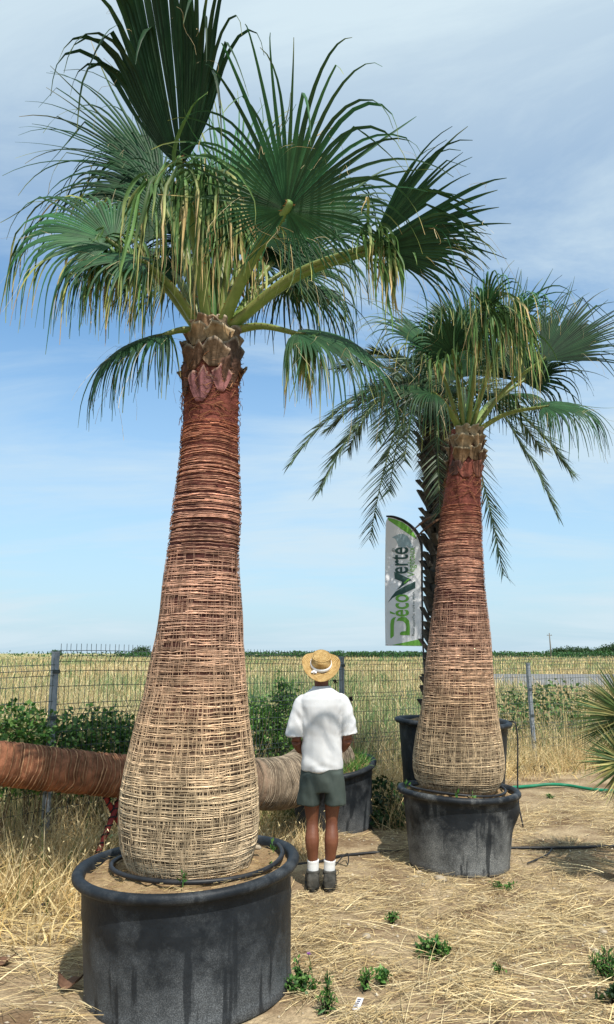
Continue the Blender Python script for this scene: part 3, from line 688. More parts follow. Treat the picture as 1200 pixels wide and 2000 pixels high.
def spear(root, base, tip, seed, w=.03):
    pt = smoothpath([base, (np.asarray(base) + tip) / 2, tip], 10); V, Fc = tube(pt, np.array([.6, .9, 1, 1, .9, .8, .65, .5, .3, .1]) * w, 7)
    mk('spear_leaf', V, Fc, M['petiole'], root, True, np.tile(np.array([[.08, .17, .05]]), (len(V), 1)))

# ---- the tall near palm
Y1 = P1[1]
ROWS1 = [(640, 374, 456), (665, 371, 462), (700, 362, 471), (760, 357, 468), (830, 355, 465), (900, 351, 467), (1000, 338, 469), (1100, 325, 470), (1150, 317, 471), (1250, 304, 474), (1350, 286, 482),
         (1400, 271, 488), (1450, 259, 496), (1500, 247, 503), (1550, 239, 507), (1600, 235, 508), (1642, 236, 503), (1667, 243, 496), (1690, 252, 488)]
palm1 = thing('fan_palm', (P1[0], P1[1], .6), 'tallest fan palm with a stout netted trunk rising from the huge dusty pot', 'palm', 'fan palms')
tk1, surf1, zr1, fz1, rd1, cx1 = fan_trunk(ROWS1, Y1, palm1, 31, P(600, 832, Y1)[2])
rs = np.random.RandomState(77)
def pxang(px, py, Y, fz, cx, rd):
    z = P(600, py, Y)[2]; x = P(px, py, Y)[0]; c = fz(z, cx); r = fz(z, rd); return z, -math.acos(max(-1, min(1, (x - c) / r)))
for (px, py, w, h, fl, colr, ed) in [
        (400, 770, .42, .22, .004, (.20, .085, .085), (.32, .2, .15)), (437, 757, .34, .17, .006, (.24, .10, .095), (.36, .22, .16)), (452, 742, .4, .2, .02, (.14, .075, .05), None), (366, 752, .4, .2, .012, (.10, .055, .045), None),
        (385, 715, .45, .17, .03, (.16, .09, .055), (.36, .27, .18)), (425, 712, .5, .16, .05, (.17, .11, .065), (.38, .3, .22)), (458, 705, .5, .18, .05, (.09, .06, .045), (.3, .24, .17)), (366, 700, .4, .15, .04, (.12, .07, .05), (.3, .24, .17)),
        (393, 672, .55, .14, .045, (.30, .20, .11), (.46, .37, .25)), (432, 674, .55, .15, .05, (.32, .21, .105), (.46, .38, .26)), (460, 675, .5, .17, .05, (.22, .15, .09), (.4, .32, .22)), (370, 668, .5, .14, .03, (.2, .12, .07), None),
        (405, 648, .6, .10, .03, (.25, .15, .085), (.4, .3, .2)), (440, 650, .6, .11, .03, (.3, .23, .15), (.5, .42, .32))]:
    z, a = pxang(px, py, Y1, fz1, cx1, rd1); leaf_boot(surf1, z, a, w, h, fl, rs, palm1, 'leaf_base', colr, .02, ed)
for k in range(14):
    a = rs.uniform(.2, PI - .2); z = rs.uniform(P(600, 760, Y1)[2], P(600, 650, Y1)[2]); leaf_boot(surf1, z, a, .45, .16, .045, rs, palm1, 'leaf_base', (.2, .13, .08), .02, (.38, .3, .2))

def neck_hair(root, surf, z0, z1, n, seed, r=.0016):
    rs = np.random.RandomState(seed); mb = MB()
    for k in range(n):
        a = rs.uniform(0, 2 * PI); z = rs.uniform(z0, z1); m = 7; tt = np.linspace(0, 1, m); ln = rs.uniform(.04, .16); sl = rs.randn()
        pt = surf(z + ln * tt * .5 * sl * .6 - .02 * tt ** 2, a + rs.choice([-1, 1]) * tt * rs.uniform(.1, .6), .004 + .03 * rs.rand() ** 3 * tt); V, Fc = tube(pt, r * rs.uniform(.5, 1.5), 3, cap=False); mb.add(V, Fc, np.array([.22, .10, .05]) * rs.uniform(.4, 2.0))
    o = mb.build('neck_fibres', M['fibre'], root, False); o['kind'] = 'stuff'
neck_hair(palm1, surf1, P(600, 825, Y1)[2], P(600, 690, Y1)[2], 420, 5)
C1 = np.array([fz1(zr1[1], cx1), Y1, zr1[1] - .05])
def vec(ix, iz, iy): return np.array([ix, iy, iz])       # picture right, up, away
def put(root, C, px, py, Y, ax, up, R, seed, r0=.12, **kw):
    hub = P(px, py, Y); d = hub - C; h = nrm(np.array([d[0], d[1], 0.0])) * r0 * min(1, np.hypot(d[0], d[1]) / .2)
    return fan_leaf(root, C + h * .7 + np.array([0, 0, .0]), hub, vec(*ax), vec(*up), R, seed, **kw)
fr1 = [
    # px, py, Y, axis(right,up,away), up normal(right,up,away), R
    dict(px=353, py=328, Y=3.95, ax=(-.10, .90, -.42), up=(0, .42, .9), R=1.30, span=.86, nseg=36, droop=.40, side=2.4, fused=.70, dry=.4, bow=.03, seed=101, fold=.15, tint=.6, conv=2.0, strips=70, strip_len=.85, strip_dir=(0, -.3, -.4), skip=[(-.17, -.12), (.07, .11)], back=.75, strip_up=.0),
    dict(px=318, py=352, Y=5.0, ax=(-.66, .74, .0), up=(.25, -.15, -.95), R=1.30, span=.62, nseg=30, droop=.10, side=1.5, fused=.42, dry=.5, seed=102, tint=.75, bow=.0),
    dict(px=312, py=385, Y=4.85, ax=(-.85, .45, .0), up=(.3, .1, -.9), R=1.0, span=1.2, nseg=44, droop=.8, side=1.2, fused=.48, dry=.4, seed=121, bow=.2, tint=.7),
    dict(px=222, py=476, Y=4.3, ax=(-.86, .48, -.05), up=(.3, .30, -.88), R=1.05, span=1.5, nseg=50, droop=1.3, side=1.0, fused=.42, dry=.85, seed=103, bow=.5, strips=60, strip_len=.55, tint=1.2),
    dict(px=318, py=655, Y=4.35, ax=(-.80, -.20, -.1), up=(-.1, .8, -.45), R=.82, span=1.9, nseg=60, droop=1.2, side=.8, fused=.46, dry=.4, seed=104, bow=.9, tint=.7),
    dict(px=560, py=410, Y=3.95, ax=(.24, .85, -.36), up=(-.1, .40, .9), R=1.10, span=2.85, nseg=72, droop=.42, side=.6, fused=.36, dry=.5, seed=105, bow=.05, pet_r=.026, back=.42, tint=1.1),
    dict(px=722, py=482, Y=4.15, ax=(.88, .50, -.10), up=(-.25, .45, .85), R=.86, span=.62, nseg=34, droop=.10, side=3.0, fused=.80, dry=.35, seed=106, bow=.05, pet_r=.028, tint=.7, strips=34, strip_len=.45, skip=[(.03, .10)], back=.8),
    dict(px=735, py=490, Y=4.15, ax=(.93, -.05, -.2), up=(.1, .5, .8), R=.78, span=.55, nseg=24, droop=.6, side=1.0, fused=.55, dry=.5, seed=126, bow=.1, tint=.7, strips=20, strip_len=.5),
    dict(px=582, py=652, Y=4.35, ax=(.84, -.08, -.1), up=(.1, .75, -.5), R=.92, span=1.7, nseg=66, droop=1.2, side=.8, fused=.48, dry=.55, seed=107, bow=.8, tint=.8, strips=30, strip_len=.5),
    dict(px=452, py=430, Y=4.95, ax=(.08, .99, .0), up=(0, .0, -1), R=1.10, span=.75, nseg=34, droop=.10, side=.8, fused=.45, dry=.8, seed=108, bow=.0, tint=2.0),
    dict(px=600, py=460, Y=5.0, ax=(.60, .78, .05), up=(-.2, .1, -.95), R=1.05, span=1.25, nseg=46, droop=1.1, side=1.2, fused=.45, dry=.5, seed=109, tint=.75, bow=.1),
    dict(px=400, py=390, Y=4.45, ax=(-.05, .75, -.6), up=(0, .6, .6), R=.65, span=.6, nseg=14, droop=2.2, side=1.4, fused=.3, dry=.9, seed=110, bow=.6, tint=1.5, strips=85, strip_len=.75, strip_dir=(.25, -.2, -.2)),
    dict(px=560, py=560, Y=5.2, ax=(.8, .25, .55), up=(0, .9, -.3), R=.95, span=2.1, droop=1.1, side=.8, fused=.42, dry=.4, seed=111, bow=.8, tint=.8),
    dict(px=300, py=500, Y=5.2, ax=(-.75, .45, .4), up=(0, .7, -.6), R=1.0, span=2.0, droop=1.1, side=1.0, fused=.42, dry=.4, seed=112, bow=.6, tint=.8),
    dict(px=455, py=455, Y=4.5, ax=(.25, .85, -.25), up=(0, .5, .7), R=.75, span=1.0, nseg=26, droop=1.2, side=1.2, fused=.35, dry=.8, seed=113, bow=.6, tint=1.3, strips=55, strip_len=.6),
    dict(px=480, py=520, Y=5.35, ax=(.25, .65, .7), up=(0, .8, -.5), R=1.0, span=2.1, droop=1.0, side=.8, fused=.42, dry=.4, seed=114, bow=.6, tint=.8),
    dict(px=395, py=520, Y=5.3, ax=(-.3, .6, .75), up=(0, .8, -.5), R=1.0, span=2.1, droop=1.0, side=.8, fused=.42, dry=.4, seed=115, bow=.6, tint=.8),
    dict(px=500, py=470, Y=4.75, ax=(.45, .85, .0), up=(-.2, .0, -.95), R=.85, span=1.7, nseg=56, droop=.8, side=.8, fused=.42, dry=.45, seed=116, bow=.2, tint=.65),
    dict(px=340, py=450, Y=4.8, ax=(-.55, .80, .0), up=(.2, .0, -.95), R=.95, span=1.5, nseg=52, droop=.9, side=1.0, fused=.45, dry=.4, seed=131, bow=.2, tint=.65),
    dict(px=405, py=480, Y=4.9, ax=(-.15, .95, .0), up=(0, .0, -1), R=.85, span=1.6, nseg=54, droop=.8, side=1.0, fused=.45, dry=.5, seed=132, bow=.2, tint=.75),
    dict(px=480, py=500, Y=4.95, ax=(.30, .90, .0), up=(0, .0, -1), R=.85, span=1.6, nseg=54, droop=.9, side=1.0, fused=.45, dry=.5, seed=133, bow=.2, tint=.7),
    dict(px=555, py=530, Y=4.75, ax=(.75, .55, .0), up=(-.2, .15, -.9), R=.85, span=1.6, nseg=54, droop=1.1, side=1.0, fused=.42, dry=.4, seed=134, bow=.3, tint=.7),
    dict(px=285, py=515, Y=4.2, ax=(-.85, .15, -.2), up=(.1, .75, -.6), R=.85, span=1.7, nseg=46, droop=1.5, side=1.0, fused=.38, dry=.7, seed=136, bow=.7, tint=.85, strips=20, strip_len=.5),
    dict(px=350, py=545, Y=4.9, ax=(-.75, .50, .1), up=(.2, .3, -.9), R=.8, span=1.6, nseg=50, droop=1.3, side=1.0, fused=.40, dry=.4, seed=135, bow=.5, tint=.75),
]
for f in fr1: put(palm1, C1, **f)
spear(palm1, C1, P(425, 380, 4.55), 1)

# ---- the second palm
Y2 = P2[1]
ROWS2 = [(840, 882, 937), (870, 879, 941), (905, 876, 942), (950, 868, 941), (1000, 862, 940), (1060, 857, 942), (1120, 851, 946), (1180, 846, 951), (1250, 838, 958), (1327, 830, 964), (1365, 825, 968), (1403, 819, 973), (1442, 813, 978),
         (1480, 808, 983), (1500, 808, 984), (1519, 812, 981), (1535, 822, 973), (1550, 832, 962)]
palm2 = thing('fan_palm', (P2[0], P2[1], .58), 'fan palm with a bulb-shaped trunk base and rust red neck, in the muddy pot', 'palm', 'fan palms')
tk2, surf2, zr2, fz2, rd2, cx2 = fan_trunk(ROWS2, Y2, palm2, 57, P(600, 990, Y2)[2], rough=.95, fat=.85)
for (px, py, w, h, fl, colr, ed) in [
        (905, 925, .5, .16, .01, (.22, .07, .05), None), (928, 922, .45, .16, .012, (.2, .08, .055), None), (885, 920, .45, .15, .02, (.1, .05, .04), None),
        (895, 897, .5, .15, .05, (.19, .115, .06), (.42, .34, .22)), (920, 893, .5, .14, .04, (.22, .14, .075), (.42, .34, .22)), (936, 900, .5, .15, .05, (.14, .08, .05), (.42, .34, .22)),
        (902, 872, .55, .14, .05, (.29, .2, .11), (.45, .37, .25)), (928, 870, .5, .15, .04, (.27, .17, .09), (.42, .33, .2)), (886, 868, .45, .12, .05, (.22, .16, .1), (.4, .33, .24)),
        (900, 850, .55, .12, .04, (.32, .25, .15), (.45, .38, .27)), (923, 850, .55, .13, .04, (.3, .22, .13), (.46, .4, .28)), (936, 852, .5, .12, .03, (.25, .18, .1), None)]:
    z, a = pxang(px, py, Y2, fz2, cx2, rd2); leaf_boot(surf2, z, a, w, h, fl, rs, palm2, 'leaf_base', colr, .018, ed)
for k in range(10):
    a = rs.uniform(.2, PI - .2); z = rs.uniform(P(600, 920, Y2)[2], P(600, 850, Y2)[2]); leaf_boot(surf2, z, a, .5, .14, .04, rs, palm2, 'leaf_base', (.22, .15, .09), .02, (.38, .3, .2))
neck_hair(palm2, surf2, P(600, 985, Y2)[2], P(600, 900, Y2)[2], 320, 6)
C2 = np.array([fz2(zr2[1], cx2), Y2, zr2[1] - .05])
fr2 = [
    dict(px=948, py=612, Y=6.3, ax=(.05, .80, -.5), up=(0, .5, .75), R=.8, span=.6, nseg=16, droop=2.4, side=1.2, fused=.35, dry=.9, seed=201, bow=.8, tint=1.5, strips=75, strip_len=.85, strip_dir=(.35, -.1, .1)),
    dict(px=925, py=690, Y=7.2, ax=(-.22, .97, .0), up=(0, .05, -1), R=1.0, span=.9, nseg=38, droop=.08, side=.8, fused=.5, dry=.4, seed=202, bow=.0, tint=.75),
    dict(px=985, py=680, Y=7.3, ax=(.38, .92, .05), up=(0, .15, -1), R=1.0, span=.9, nseg=36, droop=.12, side=.8, fused=.5, dry=.4, seed=203, bow=.0, tint=.75),
    dict(px=1058, py=705, Y=6.7, ax=(.78, .62, -.1), up=(-.4, .15, -.9), R=1.02, span=.85, nseg=42, droop=.15, side=1.5, fused=.6, dry=.3, seed=204, bow=.0, tint=.55),
    dict(px=1062, py=795, Y=6.6, ax=(.85, .10, -.2), up=(0, .8, -.5), R=.85, span=1.9, droop=1.1, side=.8, fused=.42, dry=.4, seed=205, bow=.9, tint=.85),
    dict(px=895, py=740, Y=7.1, ax=(-.35, .9, .0), up=(0, .0, -1), R=.85, span=1.6, nseg=52, droop=.9, side=1.0, fused=.45, dry=.4, seed=231, bow=.2, tint=.65),
    dict(px=955, py=735, Y=7.15, ax=(.1, .95, .0), up=(0, .0, -1), R=.85, span=1.6, nseg=52, droop=.9, side=1.0, fused=.45, dry=.4, seed=232, bow=.2, tint=.65),
    dict(px=1020, py=745, Y=7.0, ax=(.6, .75, .0), up=(-.1, .1, -1), R=.85, span=1.5, nseg=52, droop=1.0, side=1.0, fused=.45, dry=.4, seed=233, bow=.2, tint=.65),
    dict(px=845, py=690, Y=6.7, ax=(-.70, .65, -.15), up=(.3, .6, -.6), R=.95, span=1.1, nseg=34, droop=.5, side=1.3, fused=.42, dry=.7, seed=206, bow=.2, tint=.9, strips=14, strip_len=.5),
    dict(px=850, py=770, Y=6.6, ax=(-.7, .25, -.2), up=(0, .8, -.5), R=.85, span=1.9, droop=1.5, side=.8, fused=.40, dry=.4, seed=207, bow=1.0, tint=.7),
    dict(px=905, py=760, Y=7.6, ax=(-.3, .5, .8), up=(0, .8, -.3), R=.9, span=2.1, droop=1.2, side=.8, fused=.42, dry=.35, seed=208, bow=.8, tint=.8),
    dict(px=990, py=770, Y=7.6, ax=(.5, .4, .7), up=(0, .8, -.3), R=.9, span=2.1, droop=1.2, side=.8, fused=.42, dry=.35, seed=209, bow=.8, tint=.8),
    dict(px=1000, py=625, Y=6.45, ax=(.5, .7, -.4), up=(-.2, .6, .5), R=.75, span=.6, nseg=16, droop=2.0, side=1.2, fused=.35, dry=.9, seed=210, bow=.6, tint=1.4, strips=45, strip_len=.75, strip_dir=(.5, -.1, 0)),
    dict(px=885, py=690, Y=6.6, ax=(-.3, .75, -.35), up=(0, .5, .6), R=.8, span=1.6, nseg=40, droop=1.4, side=1.2, fused=.38, dry=.6, seed=211, bow=.6, tint=.8, strips=14, strip_len=.6),
]
for f in fr2: put(palm2, C2, r0=.08, **f)
spear(palm2, C2, P(935, 640, 6.9), 2)

# ------------------------------------------------------------------ the date palm behind
def date_palm():
    rs = np.random.RandomState(8)
    b = P(866, 1400, 8.6); top = P(850, 800, 8.6)
    t = thing('date_palm', (b[0], b[1], 1.0), 'feather-leaved date palm with a dark stubbly trunk behind the bulb-based palm', 'palm')
    path = smoothpath([(b[0], b[1], .98), P(868, 1200, 8.6), P(862, 1000, 8.6), top], 20); rad = np.interp(np.linspace(0, 1, 20), [0, .5, 1], [.17, .15, .15])
    V, Fc = tube(path, rad, 16); tk = mk('trunk', V, Fc, M['darkboot'], t)
    # stub mesh (shared)
    sv = np.array([(-.045, .0, 0), (.045, .0, 0), (.03, .045, .02), (-.03, .045, .02), (-.035, .03, .15), (.035, .03, .15), (.028, .075, .17), (-.028, .075, .17)])
    me = bpy.data.meshes.new('stub'); me.from_pydata([tuple(v) for v in sv], [], [(3, 2, 1, 0), (0, 1, 5, 4), (1, 2, 6, 5), (2, 3, 7, 6), (3, 0, 4, 7), (4, 5, 6, 7)]); me.materials.append(M['darkboot'])
    n = 230
    for k in range(n):
        u = k / n; i = u * 18.5; p = np.array([np.interp(i, range(20), path[:, q]) for q in range(3)]); r = np.interp(i, range(20), rad)
        a = k * 2.399963 + .1 * rs.randn()
        o = bpy.data.objects.new('leaf_stub', me); COL.objects.link(o); o.parent = tk
        q = p + np.array([math.cos(a), math.sin(a), 0]) * (r - .03) - np.array(wloc(tk))
        o.matrix_local = Matrix.Translation(tuple(q)) @ Euler((-rs.uniform(.15, .5), rs.uniform(-.15, .15), a - PI / 2)).to_matrix().to_4x4() @ Matrix.Diagonal((1.1, 1.1, rs.uniform(.8, 1.5), 1))
    # feather leaves
    def feather(tip, rise, seed, ln=.37, nl=84):
        rs = np.random.RandomState(seed); tip = np.asarray(tip, float); c = top + np.array([0, 0, -.05]); d = tip - c
        mid = c + d * .5 + np.array([0, 0, rise]); pt = smoothpath([c, c + d * .22 + np.array([0, 0, rise * .72]), mid, c + d * .8 + np.array([0, 0, rise * .58]), tip], 40)
        T, U, W = frames(pt); up = np.array([0, 0, 1.0])
        mb_r = tube(pt, np.linspace(.022, .004, 40), 6, flat=.7)
        ss = np.linspace(.14, .995, nl); bs = []; ds = []; ls = []; ws = []
        for s in ss:
            i = s * 39; p = np.array([np.interp(i, range(40), pt[:, q]) for q in range(3)]); tv = nrm(np.array([np.interp(i, range(40), T[:, q]) for q in range(3)]))
            sdv = nrm(np.cross(tv, up)); nv = np.cross(sdv, tv)
            for sg in (-1, 1):
                fwd = .55 + .75 * s; dd = sdv * sg * 1.0 + tv * fwd + nv * rs.uniform(-.15, .55)
                bs.append(p); ds.append(dd); ls.append(ln * (math.sin(PI * (.12 + .80 * s)) ** .6) * rs.uniform(.85, 1.1)); ws.append(rs.uniform(.013, .022))
        bs = np.array(bs); ds = nrm(np.array(ds)); ls = np.array(ls); ws = np.array(ws); n = len(bs)
        V, Fq, idx, tt = ribbons(bs, ds, ls, ws, rs.uniform(.03, .22, n), np.tile([[0, 0, -1.0]], (n, 1)), K=4, taper=.95, wdir=nrm(np.cross(ds, np.array([0, 0, 1.0]) + .7 * rs.randn(n, 3))))
        cc = np.array([.085, .14, .08]) * rs.uniform(.55, 1.4, (n, 1)); C = cc[idx]
        fo = mk('feather_leaf', V, Fq, M['feather'], t, False, C)
        mk('midrib', mb_r[0], mb_r[1], M['petiole'], fo, True, np.tile([[.16, .2, .08]], (len(mb_r[0]), 1)))
    F_ = [(568, 905, 8.1, .55), (625, 958, 7.9, .6), (722, 1055, 7.7, .75), (640, 840, 8.6, .35), (700, 780, 8.9, .3), (1118, 925, 8.2, .55), (1090, 1008, 8.1, .75), (985, 1125, 7.9, .85), (1060, 880, 9.2, .5),
          (760, 960, 7.5, .7), (800, 640, 8.8, .2), (720, 690, 8.4, .25), (860, 600, 9.0, .15), (960, 650, 9.2, .2), (1010, 800, 9.4, .4), (830, 930, 9.8, .7), (680, 880, 9.6, .55), (900, 880, 7.3, .6), (780, 850, 9.9, .6), (860, 1000, 7.3, .8), (660, 720, 9.3, .3), (770, 740, 7.6, .45), (790, 900, 7.4, .6), (740, 860, 7.8, .5)]
    for k, (px, py, Y, r) in enumerate(F_): feather(P(px, py, Y), r, 300 + k)
    # two brown dead spathes hanging off the trunk
    for k, (a, b_) in enumerate([((862, 1000), (800, 1042)), ((868, 1008), (808, 1055))]):
        A, B = P(*a, 8.35), P(*b_, 8.2); pt = smoothpath([A, (A + B) / 2 + np.array([0, 0, .03]), B], 9); V, Fc = tube(pt, np.array([.01, .03, .042, .045, .042, .036, .028, .016, .003]), 6, flat=.3); mk('dead_spathe', V, Fc, M['dead'], t)
date_palm()

# ------------------------------------------------------------------ the lying palm
def lying_palm():
    rs = np.random.RandomState(4)
    pts = [(.34, 8.35, .66), (.10, 8.05, .66), P(552, 1529, 7.55), P(400, 1524, 7.0), P(245, 1516, 6.55), P(110, 1503, 6.2), P(0, 1490, 5.95), P(-160, 1472, 5.6), P(-420, 1440, 5.1), P(-440, 1438, 5.06)]
    rads = [.22, .245, .24, .20, .168, .163, .160, .155, .15, .004]
    path = smoothpath(pts, 90); rad = np.interp(np.linspace(0, 9, 90), range(10), rads)
    t = thing('lying_palm', (.34, 8.35, .6), 'fan palm trunk lying almost level, grey at its potted foot and ringed red-brown further along', 'palm')
    T, U, W = frames(path); seg = 64; n = 360
    s = np.linspace(0, 89, n); ii = lambda A: np.stack([np.interp(s, range(90), A[:, q]) for q in range(3)], -1)
    Pp, Uu, Ww = ii(path), nrm(ii(U)), nrm(ii(W)); rr = np.interp(s, range(90), rad)
    a = np.linspace(0, 2 * PI, seg, endpoint=False)
    dl = np.concatenate([[0], np.cumsum(np.linalg.norm(np.diff(Pp, axis=0), axis=1))])
    ring = (n3(dl * 28, 0, 0, 5) - .5) * .010 + .004 * np.sin(dl * 190)
    A, Sg = np.meshgrid(a, dl); wob = .03 * (n3(np.cos(A) * 1.5, np.sin(A) * 1.5, Sg * 3, 9) - .5)
    r2 = rr[:, None] + ring[:, None] + .008 * (n3(np.cos(A) * 5, np.sin(A) * 5, Sg * 30, 10) - .5)
    V = Pp[:, None, :] + r2[..., None] * (np.cos(A)[..., None] * Uu[:, None, :] + np.sin(A)[..., None] * Ww[:, None, :])
    rel = dl / dl[-1]
    C = pal_at(rel, [(0, (.24, .19, .14)), (.22, (.27, .21, .15)), (.33, (.22, .12, .075)), (.45, (.26, .11, .06)), (1, (.28, .115, .06))])[:, None, :] * (.55 + .9 * n3(Sg * 22 + wob * 40, np.cos(A), np.sin(A), 12))[..., None]
    i = (np.arange(n - 1) * seg)[:, None]; j = np.arange(seg)[None, :]; k = (j + 1) % seg
    Fq = np.stack([i + j, i + k, i + seg + k, i + seg + j], -1).reshape(-1, 4)
    tk = mk('trunk', V.reshape(-1, 3), Fq, M['bark'], t, True, C.reshape(-1, 3))
    # raised leaf-scar rings and, at the foot, the fibre net
    Vs = []; Fs = []; Cs = []; o = 0
    pos = .02
    while pos < dl[-1] - .05:
        q = np.interp(pos, dl, np.arange(n)); m = 40; aa = np.linspace(0, 2 * PI, m) + rs.rand() * 6; base = rel[int(q)]
        sp = np.clip(q + 2.2 * (n3(np.cos(aa) * 2, np.sin(aa) * 2, pos * 9, 3) - .5), 0, n - 1)
        g = lambda Z: np.stack([np.interp(sp, range(n), Z[:, c]) for c in range(3)], -1)
        p, u, w = g(Pp), g(Uu), g(Ww); rr_ = np.interp(sp, range(n), rr)[:, None]
        nv = np.cos(aa)[:, None] * u + np.sin(aa)[:, None] * w; pt = p + nv * (rr_ + .003); tv = nrm(np.gradient(pt, axis=0)); bv = np.cross(tv, nv)
        th = rs.uniform(.0025, .0055) * (.5 + n3(aa * 5, pos * 40, 0, 8))[:, None]
        v = np.stack([pt + nv * th, pt + bv * th, pt - bv * th], 1).reshape(-1, 3); b = np.arange(m - 1) * 3
        f = np.concatenate([np.stack([b + x, b + y, b + 3 + y, b + 3 + x], -1) for x, y in ((0, 1), (1, 2), (2, 0))])
        c = pal_at(np.array([base]), [(0, (.38, .31, .23)), (.25, (.40, .32, .23)), (.36, (.40, .23, .13)), (1, (.48, .25, .13))])[0] * rs.uniform(.55, 1.15)
        Vs.append(v); Fs.append(f + o); Cs.append(np.tile(c, (len(v), 1))); o += len(v)
        pos += rs.uniform(.012, .024) if base < .3 else rs.uniform(.02, .05)
    fo = mk('scar_rings', np.concatenate(Vs), np.concatenate(Fs), M['fibre'], tk, False, np.concatenate(Cs)); fo['kind'] = 'stuff'
    # prop under the trunk: red bars wound with black rope
    q = P(205, 1550, 6.55); r0 = thing('prop', (q[0], q[1], 0), 'red prop wound with black rope under the lying trunk', 'prop')
    zt = P(245, 1516, 6.55)[2] - .14
    for nm, A, B in (('leg', (q[0] + .12, q[1] + .12, zt), (q[0] - .06, q[1] - .25, -.02)), ('leg', (q[0] + .0, q[1] - .02, zt), (q[0] + .28, q[1] + .28, -.02)), ('crossbar', (q[0] - .08, q[1] + .02, zt), (q[0] + .25, q[1] + .12, zt + .0))):
        pt = np.linspace(A, B, 12); V, Fc = tube(pt, .022, 8); lg = mk(nm, V, Fc, M['redpaint'], r0)
        ax = nrm(np.subtract(B, A)); u = nrm(np.cross(ax, [0, 1, .3])); w = np.cross(ax, u); ln = np.linalg.norm(np.subtract(B, A)); tt = np.linspace(0, 1, int(ln * 150))
        hp = np.asarray(A) + (np.subtract(B, A)) * tt[:, None] + .025 * (np.cos(tt * ln * 90)[:, None] * u + np.sin(tt * ln * 90)[:, None] * w); V, Fc = tube(hp, .007, 4); mk('rope', V, Fc, M['blackrope'], lg)
lying_palm()

